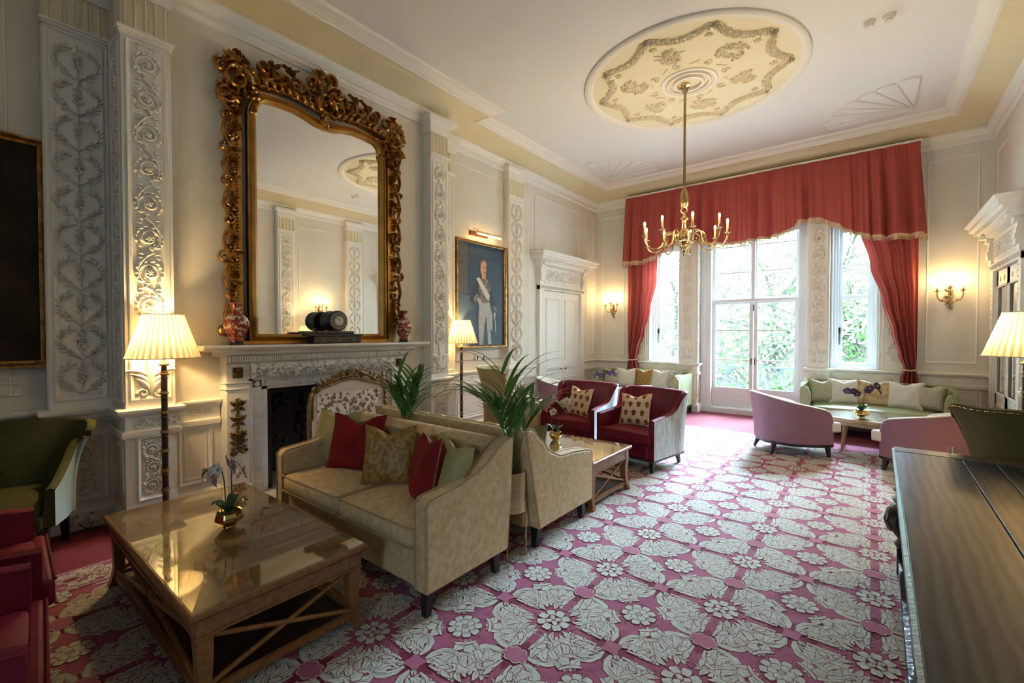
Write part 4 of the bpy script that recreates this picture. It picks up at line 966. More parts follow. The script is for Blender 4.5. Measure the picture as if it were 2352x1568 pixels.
def drape(label, zs, side):
    """zs: rows (z, xa, xb)"""
    t = thing('curtain_drape', label, 'curtain', (0,0,0), group='red drapes tied back beside the windows')
    def row(z):
        for (z0, a0, c0), (z1, a1, c1) in zip(zs, zs[1:]):
            if z <= z0 and z >= z1: u = (z0-z)/(z0-z1); u = u*u*(3-2*u); return a0+(a1-a0)*u, c0+(c1-c0)*u
        return zs[-1][1], zs[-1][2]
    zt, zb = zs[0][0], zs[-1][0]
    def f(u, v):
        z = zt+(zb-zt)*v; a, c = row(z); x = a+(c-a)*u; wd = c-a
        amp = .045*min(1, .35/wd)*.9
        return (x, 9.24+amp*(sin(u*26+1)+.5*sin(u*47+z))+.02*sin(z*3+u*5), z)
    b = MB(); b.grid(110, 70, f); o = b.build('drape_cloth', CURT, t, sharp=180)
    zz = .94; a, c = row(zz); b = MB(); n = 20
    b.tube([((a+c)/2+(c-a)*.56*cos(2*PI*i/n), 9.24+.085*sin(2*PI*i/n), zz+.012*sin(2*PI*i/n)) for i in range(n+1)], .013, 8)
    b.tube([((a+c)/2+(c-a)*.5*side, 9.28, zz), ((a+c)/2+(c-a)*.7*side, 9.36, zz-.02), ((a+c)/2+(c-a)*.75*side, 9.37, zz-.10)], .007, 6); b.build('tieback_cord', FRING, t)
    b = MB(); b.lathe([(.012,0),(.025,-.02),(.022,-.05),(.014,-.06),(.028,-.09),(.036,-.17),(.034,-.19)], ((a+c)/2+(c-a)*.75*side, 9.33, zz-.09), 24, flute=12, fl=.3); b.build('tassel', FRING, t)
drape('red drape tied back at the left end of the pelmet', [(3.2,-4.16,-3.5),(2.6,-4.16,-3.52),(2.0,-4.16,-3.63),(1.5,-4.15,-3.78),(1.15,-4.14,-3.9),(.95,-4.12,-3.95),(.8,-4.16,-3.90),(.5,-4.17,-3.86),(.02,-4.17,-3.84)], -1)
drape('red drape tied back at the right end of the pelmet', [(3.2,-.16,.56),(2.6,-.02,.56),(2.0,.14,.56),(1.5,.26,.56),(1.15,.34,.56),(.95,.41,.55),(.8,.37,.57),(.5,.34,.58),(.02,.33,.58)], 1)

# ------------------------------------------------------------------ balcony and trees outside
b = MB(); b.box(-3.4, -.3, 9.85, 10.55, -.07, .0); b.build('floor_balcony', STONE, kind='structure')
t = thing('balcony_railing', 'blue black wrought iron balcony railing outside the glazed door', 'railing', (0,0,0))
YR = 10.42; T = plane_T((-1.88, YR, 0), (1,0,0), (0,0,1), (0,-1,0))
b = MB(); b.tube([(-3.3,YR,.80),(-.4,YR,.80)], .018, 8); b.build('top_rail', RAIL, t); b = MB(); b.tube([(-3.3,YR,.08),(-.4,YR,.08)], .012, 8); b.build('bottom_rail', RAIL, t)
b = MB()
for cx in (-.95, .0, .95):
    for e in (-1, 1):
        b.tube([T(cx+e*(.05+.42*sin(q*PI/16)), .1+.68*q/8, 0) for q in range(9)], .008, 6)
        b.tube([T(cx+e*.47-e*.42*sin(q*PI/16), .1+.68*q/8, 0) for q in range(9)], .008, 6)
        b.tube([T(*p, 0) for p in spiral(cx+e*.07, .70, .06, PI/2, 1.3, -e, 14)], .007, 6); b.tube([T(*p, 0) for p in spiral(cx+e*.07, .18, .06, -PI/2, 1.3, e, 14)], .007, 6)
        b.tube([T(*p, 0) for p in spiral(cx+e*.30, .42, .07, 0, 1.3, e, 14)], .006, 6)
    b.tube([T(cx, .08, 0), T(cx, .80, 0)], .007, 6)
b.build('scroll_panel', RAIL, t)
for x in (-3.3, -2.83, -2.42, -1.35, -.93, -.4): b = MB(); b.tube([(x,YR,.0),(x,YR,.82)], .014, 8); b.build('baluster', RAIL, t)
b = MB(); b.box(-60, 60, 10.6, 90, -3.6, -3.5); b.build('floor_garden', BOUNCEG, kind='structure')
def tree(loc, H_, label, seed, lm, spread=3.2, nl=6500, ls=.085):
    rr = random.Random(seed); t = thing('garden_tree', label, 'tree', loc, group=None)
    b = MB(); tips = []
    def br(p, d, L, r, lev):
        pts = [p]; q = p.copy(); dd = d.copy()
        for i in range(5):
            dd = (dd+Vector((rr.uniform(-.25,.25), rr.uniform(-.25,.25), rr.uniform(-.12,.18)))).normalized(); q = q+dd*L/5; pts.append(q.copy())
        b.tube(pts, [r*(1-.13*i) for i in range(6)], 6 if lev < 2 else 4)
        if lev >= 3: tips.extend(pts[1:]); return
        if lev >= 2: tips.extend(pts[2:])
        for k in range(rr.randint(3, 5)):
            a = rr.uniform(0, 2*PI); nd = (dd*.55+Vector((cos(a), sin(a), rr.uniform(-.1, .5)))*.8).normalized(); br(pts[rr.randint(2, 5)], nd, L*rr.uniform(.5, .75), r*.45, lev+1)
    br(Vector((0,0,-.2)), Vector((0,0,1)), H_*.45, H_*.018, 0)
    for k in range(7): a = rr.uniform(0, 2*PI); br(Vector((0,0,H_*rr.uniform(.15,.4))), Vector((cos(a), sin(a), .5)).normalized(), H_*.34, H_*.008, 1)
    b.build('trunk', BARK, t)
    b = MB()
    for i in range(nl):
        p = tips[rr.randrange(len(tips))]+Vector((rr.gauss(0,.28), rr.gauss(0,.28), rr.gauss(0,.22))); a = Vector((rr.uniform(-1,1), rr.uniform(-1,1), rr.uniform(-1,1))).normalized(); c = a.orthogonal().normalized(); s_ = ls*rr.uniform(.6, 1.3)
        b.add([p-a*s_, p+c*s_*.45, p+a*s_, p-c*s_*.45], [(0,1,2,3)], i % 2, False)
    b.build('foliage', [LEAF, LEAF2], t)
for i, (x, y, h, L, m) in enumerate([(-2.6, 17, 12, 'tall spring tree behind the left pane of the balcony door', 0), (-.9, 19, 12.5, 'fine branched spring tree behind the right pane of the balcony door', 0), (-5.6, 16.5, 11.5, 'spring tree seen through the left side window', 0),
        (.9, 15.5, 11, 'spring tree seen through the right side window', 0), (-4.2, 25, 8, 'pale green tree farther back, left of the balcony door view', 0), (-1.8, 27, 8, 'pale green tree farther back, middle of the garden', 0), (2.2, 24, 9, 'pale green tree farther back, right of the garden', 0), (-8.0, 23, 9, 'pale green tree far left in the garden', 0)]):
    tree((x, y, -3.5), h, L, 100+i, LEAF)
for i, (x, y, L) in enumerate([(-3.1, 20, 'leafy shrub low behind the left half of the railing'), (-1.3, 21, 'leafy shrub low behind the right half of the railing'), (.6, 21, 'leafy shrub low under the right side window'), (-6.0, 21, 'leafy shrub low under the left side window')]):
    tree((x, y, -3.5), 5.2, L, 200+i, LEAF, nl=3600, ls=.10)
ROOM_DONE |= {o.name for o in COL.objects if o.name.startswith('floor_garden')}
shift_room()
# ------------------------------------------------------------------ soft furniture helpers
def cushbox(b, x0, x1, y0, y1, z0, z1, r=.03, crown=.02, mi=0, n=14):
    """rounded, crowned cushion"""
    cx, cy, cz = (x0+x1)/2, (y0+y1)/2, (z0+z1)/2; a, c, h = (x1-x0)/2, (y1-y0)/2, (z1-z0)/2
    def se(t, e): return (abs(t)**e)*(1 if t > 0 else -1)
    vs = []; nu, nv = 32, 12
    for j in range(nv+1):
        ph = -PI/2+PI*j/nv
        for i in range(nu):
            th = 2*PI*i/nu+PI/nu; ex, ez = .16, .38
            cu, su = se(cos(th), ex), se(sin(th), ex); m = max(abs(cu), abs(su)); 
            R_ = se(cos(ph), ez) if abs(ph) < PI/2-1e-6 else 0
            x, y, z = a*cu*R_, c*su*R_, h*se(sin(ph), .30)
            if j in (0, nv): R_ = 0
            q = max(0, 1-(x/a)**2)*max(0, 1-(y/c)**2)
            vs.append((cx+x, cy+y, cz+z+(crown*q if z > 0 else -crown*.1*q)))
    # add interior rings at top for crown
    fs = [(j*nu+i, j*nu+(i+1) % nu, (j+1)*nu+(i+1) % nu, (j+1)*nu+i) for j in range(nv) for i in range(nu)]
    b.add(vs, fs, mi)
def rbox_path(x0, x1, y0, y1, z, r=.03, n=4):
    P = []
    for cx, cy, a0 in ((x1-r, y1-r, 0), (x0+r, y1-r, PI/2), (x0+r, y0+r, PI), (x1-r, y0+r, 1.5*PI)):
        for k in range(n+1): a = a0+PI/2*k/n; P.append((cx+r*cos(a), cy+r*sin(a), z))
    return P+[P[0]]
def pillow(name, label, loc, w, h, th, m, yaw=0, tilt=-.25, roll=0, dent=.5, piping=None, cat='cushion', group=None, motif=None, seed=0):
    """upright scatter cushion; local: width X, height Z, front +Y"""
    rr = random.Random(seed); t = thing(name, label, cat, loc, 0, group)
    t.rotation_euler = (tilt, roll, yaw)
    n = 22
    def P(u, v, s, lift=0.0):
        x, z = u*2-1, v*2-1; pin = 1-.10*(1-abs(x)**2.2)*abs(z)**2-.0; pin2 = 1-.10*(1-abs(z)**2.2)*abs(x)**2
        T_ = (max(0, 1-x**4)*max(0, 1-z**4))**.55*(1-.22*(x*x+z*z)/2)
        X = x*w/2*pin2; Z_ = z*h/2*pin
        if z > 0: Z_ -= dent*.16*h*math.exp(-(x/.38)**2)*z**2; T_ *= 1-.45*dent*math.exp(-(x/.25)**2)*z**2
        wr = .004*sin(7*x+5*z+seed)*T_
        return (X, s*(th/2*T_+wr+lift)+.0, Z_)
    b = cov = MB(); b.grid(n, n, lambda u, v: P(u, v, 1)); b.grid(n, n, lambda u, v: P(1-u, v, -1))
    edge = [P(i/12, 0, 0) for i in range(12)]+[P(1, i/12, 0) for i in range(12)]+[P(1-i/12, 1, 0) for i in range(12)]+[P(0, 1-i/12, 0) for i in range(13)]
    b = MB(); b.tube(edge, .0045, 6); b.build('piping', piping or m, t)
    if motif:
        b = cov
        for row in range(4):
            for c in range(4):
                u0 = .06+(c+.5*(row % 2))*.27; v0 = .10+row*.27
                for (du, dv, r_) in ((0,0,.055),(-.04,.03,.04),(.04,.03,.04),(0,.065,.032),(0,-.05,.04),(-.03,-.045,.028),(.03,-.045,.028)):
                    if .05 < u0+du < .95 and .05 < v0+dv < .95:
                        TT = lambda x, y, w_=0: P(x, y, 1, .0006+w_*.02); k = 9
                        for s in (1,):
                            c0 = (u0+du, v0+dv); b.add([TT(*c0)]+[TT(c0[0]+r_*cos(2*PI*i/k), c0[1]+r_*sin(2*PI*i/k)) for i in range(k)], [(0, 1+i, 1+(i+1) % k) for i in range(k)], 1)
    cov.build('cushion_cover', [m, MOTIFC], t, sharp=180)
    return t
def leg_taper(par, x, y, z1, s0=.045, s1=.028, dx=0, dy=0, m=None, name='leg', z0=0.0):
    b = MB(); a, c = s1/2, s0/2
    b.hexa([(x+dx-a,y+dy-a,z0),(x+dx+a,y+dy-a,z0),(x+dx+a,y+dy+a,z0),(x+dx-a,y+dy+a,z0)], [(x-c,y-c,z1),(x+c,y-c,z1),(x+c,y+c,z1),(x-c,y+c,z1)]); return b.build(name, m or BLACKW, par, bevel=.002)

# ------------------------------------------------------------------ tan button back sofas (front = +Y, origin at rear bottom centre)
def tan_sofa(label, loc, rz, W, D, hb, ha_prof, slope, seat_y1):
    t = thing('tan_sofa', label, 'sofa', loc, rz, group='pair of tan velvet sofas back to back')
    h = W/2; aw = .10
    def ah(y):     # arm height along y
        s = D-y
        P = ha_prof
        for (a, z0), (c, z1) in zip(P, P[1:]):
            if s <= c: u = (s-a)/(c-a); u = u*u*(3-2*u)*.6+u*.4; return z0+(z1-z0)*u
        return P[-1][1]
    for s in (-1, 1):
        x0, x1 = (h-aw, h) if s > 0 else (-h, -h+aw)
        n = 26; yb0 = slope   # rear edge slants: bottom at y=slope, top at y=0
        ys = [D-(D)*i/n for i in range(n+1)]
        pts = [(D, .155)]+[(y, ah(y)-(.02*(1-min(1, (D-y)/.03))**2)) for y in ys]+[(slope, .155)]
        b = MB(); b.prism(pts, 'X', x0, x1); b.build('arm', TANV, t, bevel=.016, seg=3)
        for xx in (x0+.006, x1-.006):
            b = MB(); b.tube([(xx, D+.002, .17)]+[(xx, y+.002, ah(y)+.003-(.02*(1-min(1, (D-y)/.03))**2)) for y in ys]+[(xx, slope, .17)], .005, 6); b.build('piping', TANP, t)
    b = MB(); b.box(-h+aw-.01, h-aw+.01, .12, D-.02, .155, .365); b.build('seat_frame', TANV, t, bevel=.015)
    # outer back
    b = MB(); b.hexa([(-h+.02, slope+.002, .155), (h-.02, slope+.002, .155), (h-.02, slope+.09, .155), (-h+.02, slope+.09, .155)], [(-h+.02, .002, hb-.012), (h-.02, .002, hb-.012), (h-.02, .09, hb-.012), (-h+.02, .09, hb-.012)])
    b.build('outer_back', TANV, t, bevel=.012)
    # tufted inner back
    bx = h-aw; NB = 8; zt, zb = hb, .50; rows = [zb+.04, zb+.14, zb+.24]
    btn = []
    for r_i, z in enumerate(rows):
        for k in range(NB-(r_i % 2)): btn.append((-bx+(k+.5+.5*(r_i % 2))*(2*bx/NB), z))
    def back(u, v):
        x = -bx+2*bx*u
        # v 0 bottom front -> over the top -> rear
        if v < .72: q = v/.72; z = .46+(hb-.035-.46)*q; y = .19-.07*q; out_ = 1
        else: q = (v-.72)/.28; z = hb-.035+.035*sin(q*PI/2)*1.0-(.02*max(0, q-.8)/.2); y = .12-.10*q*.9; out_ = 1-q
        d = .03
        m_ = 9
        for bxx, bz in btn:
            r2 = ((x-bxx)/.045)**2+((z-bz)/.04)**2
            if r2 < 8: m_ = min(m_, r2)
        pit = math.exp(-m_)*.05
        ph = ((x+bx)/(2*bx/NB)) % 1
        fold = 0
        if z > rows[2]: fold = .034*math.exp(-((min(ph, 1-ph))/.10)**2)
        # diagonal creases
        dz = (z-rows[0])/.10; s1 = abs(((x+bx)/(2*bx/NB)-.5-dz*.5) % 1); s2 = abs(((x+bx)/(2*bx/NB)-.5+dz*.5) % 1)
        if rows[0]-.02 < z < rows[2]+.01: fold = .02*(math.exp(-(min(s1, 1-s1)/.07)**2)+math.exp(-(min(s2, 1-s2)/.07)**2))*.7
        bul = .022*sin(PI*ph)*(.8 if z > rows[2] else 0)
        y += out_*(d-pit-fold+bul); 
        if out_ < 1: z -= fold*.7*out_
        return (x, y, z)
    b = MB(); b.grid(150, 46, back); b.build('buttoned_back', TANV, t, sharp=180)
    for bxx, bz in btn:
        b = MB(); q = (bz-.46)/(hb-.035-.46); b.ell((bxx, .19-.07*q-.010, bz), (.012, .007, .012), 8, 6); b.build('button', TANP, t)
    for s in (-1, 1):
        x0, x1 = sorted((s*.004, s*(bx-.002)))
        b = MB(); cushbox(b, x0, x1, .17, seat_y1, .355, .49, crown=.025); c = b.build('seat_cushion', TANV, t, sharp=180)
        for z in (.372, .478):
            b = MB(); b.tube(rbox_path(x0+.004, x1-.004, .174, seat_y1-.004, z, .025), .005, 6); b.build('piping', TANP, c)
    for x in (-h+.07, h-.07):
        leg_taper(t, x, D-.07, .16, .06, .036, 0, .015); leg_taper(t, x, slope+.06, .16, .06, .036, 0, -.02)
    return t
tan_sofa('tan velvet button back sofa facing the near coffee table, with five cushions', (-2.585, 2.215, 0), PI, 1.67, .715, .845, [(0,.635),(.05,.645),(.22,.66),(.36,.69),(.46,.73),(.54,.785),(.60,.822),(.65,.840),(.72,.846)], .06, .735)
tan_sofa('tan velvet sofa turned away behind it, facing the crimson armchairs', (-2.585, 2.34, 0), 0, 1.67, .90, .865, [(0,.555),(.12,.58),(.3,.60),(.46,.605),(.60,.66),(.72,.77),(.82,.86),(.9,.868)], .16, .92)

GRP = 'scatter cushions along the near tan sofa'
pillow('cushion', 'yellow green ribbed cushion at the far left end of the near tan sofa', (-3.30, 1.90, .685), .42, .42, .14, OLIVEC, PI+.25, .30, seed=1, group=GRP)
pillow('cushion', 'large dark red velvet cushion second from left on the near tan sofa', (-2.98, 1.88, .69), .44, .42, .16, REDC, PI+.42, .30, seed=2, group=GRP, dent=.9, piping=REDC)
pillow('cushion', 'gold paisley cushion in the middle of the near tan sofa', (-2.545, 1.85, .675), .36, .40, .13, GOLDC, PI+.60, .28, seed=3, group=GRP, dent=.8)
pillow('cushion', 'red velvet cushion with gold piping beside the light green cushion', (-2.10, 1.80, .67), .40, .42, .15, REDC, PI-.42, .22, .1, seed=4, group=GRP, piping=GOLDC, dent=.6)
pillow('cushion', 'plain light green cushion against the right arm of the near tan sofa', (-1.96, 1.84, .67), .37, .40, .15, mat('light_green_cushion', (.38,.33,.13), .6), PI-.22, .30, -.08, seed=5, group=GRP)
pillow('cushion', 'olive cushion just showing inside the arm of the far tan sofa', (-2.03, 2.70, .64), .34, .36, .12, mat('olive_brown_cushion', (.22,.19,.08), .6), .25, -.2, seed=6)

# ------------------------------------------------------------------ coffee tables
def coffee_table(label, loc, rz=0):
    t = thing('coffee_table', label, 'coffee table', loc, rz, group='glass topped walnut coffee tables'); W, D, Hh = 1.53, .77, .43; h, d = W/2, D/2
    b = MB()
    b.sweep([(-h,-d,0),(h,-d,0),(h,d,0),(-h,d,0)], Z, [(0,.400),(-.0,.418),(.006,.424),(.03,.424),(.03,.385),(.02,.385),(.008,.39)], True); b.build('table_top_rim', OAK, t)
    b = MB(); b.box(-h+.028, h-.028, -d+.028, d-.028, .395, .4225); tp = b.build('table_top', OAKT, t)
    for s in (-1, 1):   # mitred veneer ends
        b = MB(); b.prism([(s*(h-.03), -d+.03), (s*(h-.03), d-.03), (s*(h-.36), 0)], 'Z', .4222, .4229); b.build('veneer_panel', OAKT2, tp)
    b = MB(); T = plane_T((0,0,.4226),(1,0,0),(0,1,0),(0,0,1))
    for s in (-1, 1):
        for e in (-1, 1): b.stroke(T, [(s*(h-.36), 0), (s*(h-.03), e*(d-.03))], .0012, .0006)
        b.stroke(T, [(s*.02, s*0), (s*(h-.36), 0)], .0012, .0006)
    for x in (-.25, .15, .40): b.stroke(T, [(x, -d+.05), (x, d-.05)], .0008, .0005)
    b.build('inlay_line', LINEW, tp)
    b = MB(); b.box(-h+.012, h-.012, -d+.012, d-.012, .4245, .4305); b.build('glass_sheet', GLASST, t)
    for y in (-d+.03, d-.05):
        b = MB(); b.box(-h+.07, h-.07, y, y+.02, .315, .40); b.box(-h+.07, h-.07, y-.006, y+.026, .308, .318); b.build('apron', OAK, t)
    for x in (-h+.03, h-.05):
        b = MB(); b.box(x, x+.02, -d+.07, d-.07, .315, .40); b.box(x-.006, x+.026, -d+.07, d-.07, .308, .318); b.build('apron', OAK, t)
    for sx in (-1, 1):
        for sy in (-1, 1):
            b = MB(); cx, cy = sx*(h-.055), sy*(d-.055); prev = None
            prof = [(.40,.03,0),(.30,.03,0),(.22,.028,-.004),(.12,.024,-.002),(.05,.022,.010),(0,.024,.024)]
            for (z0, r0, o0), (z1, r1, o1) in zip(prof, prof[1:]):
                q = lambda z, r, o: [(cx+sx*o-r, cy+sy*o-r, z), (cx+sx*o+r, cy+sy*o-r, z), (cx+sx*o+r, cy+sy*o+r, z), (cx+sx*o-r, cy+sy*o+r, z)]
                b.hexa(q(z1, r1, o1), q(z0, r0, o0))
            b.box(cx-.034, cx+.034, cy-.034, cy+.034, .305, .318); b.build('leg', OAK, t)
    for s in (-1, 1):
        b = MB(); y = s*(d-.05); b.box(-h+.07, h-.07, y-.012, y+.012, .055, .085); b.build('lower_rail', OAK, t)
        b = MB(); r = .010
        for e in (-1, 1):
            b.tube([(-e*(h-.07), y, .095), (-e*.04, y, .195)], [.011]*2, 6); b.tube([(e*(h-.07), y, .30), (e*.04, y, .205)], [.011]*2, 6)
        b.build('cross_brace', OAK, t)
        b = MB(); b.lathe([(.012,-.008),(.026,-.010),(.033,-.006),(.033,.012),(.024,.010),(.018,.014),(.012,.010)], (0, y-.004*s, .20), 20, axis='Y'); b.build('round_boss', OAK, t)
    for s in (-1, 1):
        b = MB(); x = s*(h-.05); b.box(x-.012, x+.012, -d+.07, d-.07, .055, .085); b.build('lower_rail', OAK, t)
        b = MB(); 
        for e in (-1, 1): b.tube([(x, -e*(d-.07), .095), (x, e*(d-.07), .30)], .011, 6)
        b.build('cross_brace', OAK, t)
    b = MB(); b.box(-h+.06, h-.06, -d+.06, d-.06, .06, .075); b.build('lower_shelf', mat('dark_shelf', (.03,.014,.006), .5), t)
    return t
coffee_table('walnut coffee table with glass top in the left foreground', (-2.765, .94, 0))
coffee_table('walnut coffee table with glass top between tan sofa and crimson armchairs', (-2.545, 3.70, 0))

# ------------------------------------------------------------------ shell chairs
def shell(b, plan, rows=8, th=.07, mi_out=0, mi_in=1, mi_rim=1, fexp=1.5):
    """plan: list (x,y,zb,zt,flare) outer curve; inner is offset towards curve centre"""
    n = len(plan); nrm = []
    for i in range(n):
        x0, y0 = plan[max(0, i-1)][:2]; x1, y1 = plan[min(n-1, i+1)][:2]; dx, dy = x1-x0, y1-y0; L = math.hypot(dx, dy) or 1
        nrm.append((dy/L, -dx/L))
    def P(i, v, off):
        x, y, zb, zt, fl = plan[i]; z = zb+(zt-zb)*v; nx, ny = nrm[i]; f = fl*(v**fexp); 
        return (x+nx*(f-off), y+ny*(f-off), z)
    O = [[P(i, j/rows, 0) for i in range(n)] for j in range(rows+1)]
    I = [[P(i, j/rows, th*(1-.25*j/rows)) for i in range(n)] for j in range(rows+1)]
    def grd(G, mi):
        b.add([p for r_ in G for p in r_], [(j*n+i, j*n+i+1, (j+1)*n+i+1, (j+1)*n+i) for j in range(len(G)-1) for i in range(n-1)], mi)
    grd(O, mi_out); grd(I, mi_in)
    mid = [((O[-1][i][0]+I[-1][i][0])/2, (O[-1][i][1]+I[-1][i][1])/2, O[-1][i][2]+th*.16) for i in range(n)]
    grd([O[-1], mid, I[-1]], mi_rim); grd([O[0], I[0]], mi_out)
    for k in (0, n-1):
        col = [r_[k] for r_ in O]+[r_[k] for r_ in I[::-1]]; m_ = rows+1
        b.add(col, [(j, j+1, 2*m_-2-j, 2*m_-1-j) for j in range(m_-1)], mi_rim, False)
def catmull(P, n):
    out = []
    for i in range(len(P)-1):
        p0, p1, p2, p3_ = P[max(0, i-1)], P[i], P[i+1], P[min(len(P)-1, i+2)]
        for k in range(n):
            t = k/n; out.append(tuple(.5*((2*p1[j])+(-p0[j]+p2[j])*t+(2*p0[j]-5*p1[j]+4*p2[j]-p3_[j])*t*t+(-p0[j]+3*p1[j]-3*p2[j]+p3_[j])*t**3) for j in range(len(p1))))
    out.append(tuple(P[-1])); return out
def edgepipe(par, plan, m, th=.07, off=0.0, r=.004):
    n = len(plan); pts = []
    for i in range(n):
        x0, y0 = plan[max(0, i-1)][:2]; x1, y1 = plan[min(n-1, i+1)][:2]; L = math.hypot(x1-x0, y1-y0) or 1; nx, ny = (y1-y0)/L, -(x1-x0)/L
        pts.append((plan[i][0]+nx*(plan[i][4]-off), plan[i][1]+ny*(plan[i][4]-off), plan[i][3]))
    b = MB(); b.tube(pts, r, 6); b.build('piping', m, par)

def crimson_chair(label, loc, rz, outm=None):
    """front +Y, origin centre of footprint"""
    t = thing('crimson_armchair', label, 'armchair', loc, rz, group='crimson velvet armchairs'); h = .375
    pl = catmull([(-h,.33,.15,.565,.0),(-h,.20,.15,.58,.0),(-h,.06,.15,.59,.0),(-h,-.06,.15,.61,.0),(-h-.005,-.13,.15,.66,.01),(-h-.01,-.19,.15,.76,.03),(-h-.005,-.25,.15,.815,.045),(-h+.02,-.325,.15,.83,.05),(-.20,-.345,.15,.835,.05),(0,-.35,.15,.84,.05),(.20,-.345,.15,.835,.05),(h-.02,-.325,.15,.83,.05),(h+.005,-.25,.15,.815,.045),(h+.01,-.19,.15,.76,.03),(h+.005,-.13,.15,.66,.01),(h,-.06,.15,.61,0),(h,.06,.15,.59,0),(h,.20,.15,.58,0),(h,.33,.15,.565,0)], 5)
    pl = pl[::-1]
    pl = [(x, y, zb, zt, fl) for x, y, zb, zt, fl in pl]
    b = MB(); shell(b, pl[::-1], 8, .085); fixn(b.build('back_and_arms', [outm or SILVERF, REDV], t, sharp=60))
    edgepipe(t, pl[::-1], REDV)
    b = MB(); b.box(-h+.07, h-.07, -.25, .335, .15, .30); b.build('seat_rail', REDV, t, bevel=.02)
    b = MB(); cushbox(b, -h+.075, h-.075, -.24, .355, .30, .43, crown=.02); c = b.build('seat_cushion', REDV, t, sharp=180)
    b = MB(); b.box(-h+.04, h-.04, .31, .37, .305, .425); b.build('cushion_front', REDV, c, bevel=.02, seg=3)
    for z in (.312, .42): b = MB(); b.tube([(-h+.045,.372,z),(h-.045,.372,z)], .005, 6); b.build('piping', REDV, c)
    b = MB(); b.box(-h+.005, h-.005, -.335, .335, .125, .152); b.build('base_frame', BLACKW, t, bevel=.003)
    for x, y, dx, dy in ((-.33,.29,-.0,.01),(.33,.29,.0,.01),(-.31,-.27,-.0,-.05),(.31,-.27,.0,-.05)): leg_taper(t, x, y, .127, .05, .028, dx, dy)
    return t
crimson_chair('crimson velvet armchair with patterned cushion, nearer the open floor', (-2.08, 5.00, 0), PI-.17)
crimson_chair('crimson velvet armchair with patterned cushion, nearer the panelled wall', (-2.98, 5.14, 0), PI+.06)
crimson_chair('crimson armchair cut by the bottom left corner, nearest the camera', (-2.32, -.165, 0), -.09, REDV)
crimson_chair('crimson armchair at the left edge beyond the nearest one', (-3.14, -.075, 0), -.05, REDV)
pillow('patterned_cushion', 'peach cushion with rust leaf motifs on the right crimson armchair', (-2.13, 4.97, .615), .38, .38, .12, PEACHC, PI-.05, .32, .06, motif=True, seed=8, group='peach cushions on the far crimson armchairs')
pillow('patterned_cushion', 'peach cushion with rust leaf motifs on the left crimson armchair', (-2.95, 5.10, .615), .38, .38, .12, PEACHC, PI-.25, .32, -.04, motif=True, seed=9, group='peach cushions on the far crimson armchairs')

def tub_chair(label, loc, rz):
    """mauve tub chair, front +Y"""
    t = thing('tub_chair', label, 'armchair', loc, rz, group='mauve tub chairs with ivory insides'); h = .385
    P = [(-h+.02,.26,.17,.44,0),(-h-.0,.20,.17,.56,.0),(-h-.01,.02,.17,.615,.02),(-h+.02,-.18,.17,.66,.03),(-h+.14,-.35,.17,.71,.05),(-.14,-.43,.17,.745,.06),(0,-.44,.17,.75,.06),(.14,-.43,.17,.745,.06),(h-.14,-.35,.17,.71,.05),(h-.02,-.18,.17,.66,.03),(h+.01,.02,.17,.615,.02),(h,.20,.17,.56,0),(h-.02,.26,.17,.44,0)]
    pl = catmull(P, 5)
    b = MB(); shell(b, pl, 8, .075); fixn(b.build('curved_back', [PINKW, WHITEF], t, sharp=60)); edgepipe(t, pl, WHITEF, off=.004, r=.006)
    b = MB(); b.prism([(-.31,.30),(-.33,-.15),(-.2,-.35),(.2,-.35),(.33,-.15),(.31,.30)], 'Z', .17, .30); b.build('seat_base', WHITEF, t, bevel=.02)
    b = MB(); cushbox(b, -.315, .315, -.26, .35, .31, .44, crown=.015); b.build('seat_cushion', WHITEF, t, sharp=180)
    for s in (-1, 1): b = MB(); b.box(s*.30, s*.375, .18, .345, .315, .435); b.build('cushion_corner', WHITEF, t, bevel=.02, seg=3)
    b = MB(); n = 20; ring = [(p[0]*.97, p[1]*.97) for p in pl[4:-4]]+[(.335,.28),(-.335,.28)]
    b.prism(ring, 'Z', .135, .172); b.build('plinth_frame', BLACKW, t)
    for x, y, dx, dy in ((-.31,.22,-.01,.02),(.31,.22,.01,.02),(-.20,-.34,-.02,-.05),(.20,-.34,.02,-.05)): leg_taper(t, x, y, .14, .05, .026, dx, dy)
    return t
tub_chair('mauve tub chair in the open, seen from behind left of the oval table', (-.75, 6.72, 0), -.98)
tub_chair('mauve tub chair partly hidden by the old oak table', (.50, 6.50, 0), 1.02)
tub_chair('mauve tub chair behind the left crimson armchair near the panelled wall', (-4.05, 6.55, 0), -1.0)
tub_chair('mauve tub chair behind the right crimson armchair', (-2.90, 6.42, 0), .85)

def oval_table(label, loc):
    t = thing('oval_table', label, 'coffee table', loc, 0, group='oval walnut coffee tables by the windows'); A, B_ = .72, .44
    def ov(s, z): return [(A*s*cos(2*PI*i/48), B_*s*sin(2*PI*i/48)) for i in range(48)]
    b = MB(); b.prism(ov(1, 0), 'Z', .425, .442); b.prism(ov(.985, 0), 'Z', .40, .425); b.build('oval_top', mat('pale_walnut', (.36,.22,.12), .3, col2=(.44,.28,.16), scale=3, stretch=(1,14,1)), t, bevel=.004)
    b = MB(); b.prism(ov(.98, 0), 'Z', .4435, .4495); b.build('glass_sheet', GLASST, t)
    b = MB(); b.prism(ov(.86, 0), 'Z', .345, .40); b.build('apron', mat('pale_walnut', (0,0,0)), t)
    for sx in (-1, 1):
        for sy in (-1, 1): b = MB(); b.tube([(sx*.40, sy*.25, .40), (sx*.41, sy*.26, .2), (sx*.43, sy*.28, 0)], [.026,.024,.014], 10); b.build('leg', mat('pale_walnut', (0,0,0)), t)
    return t
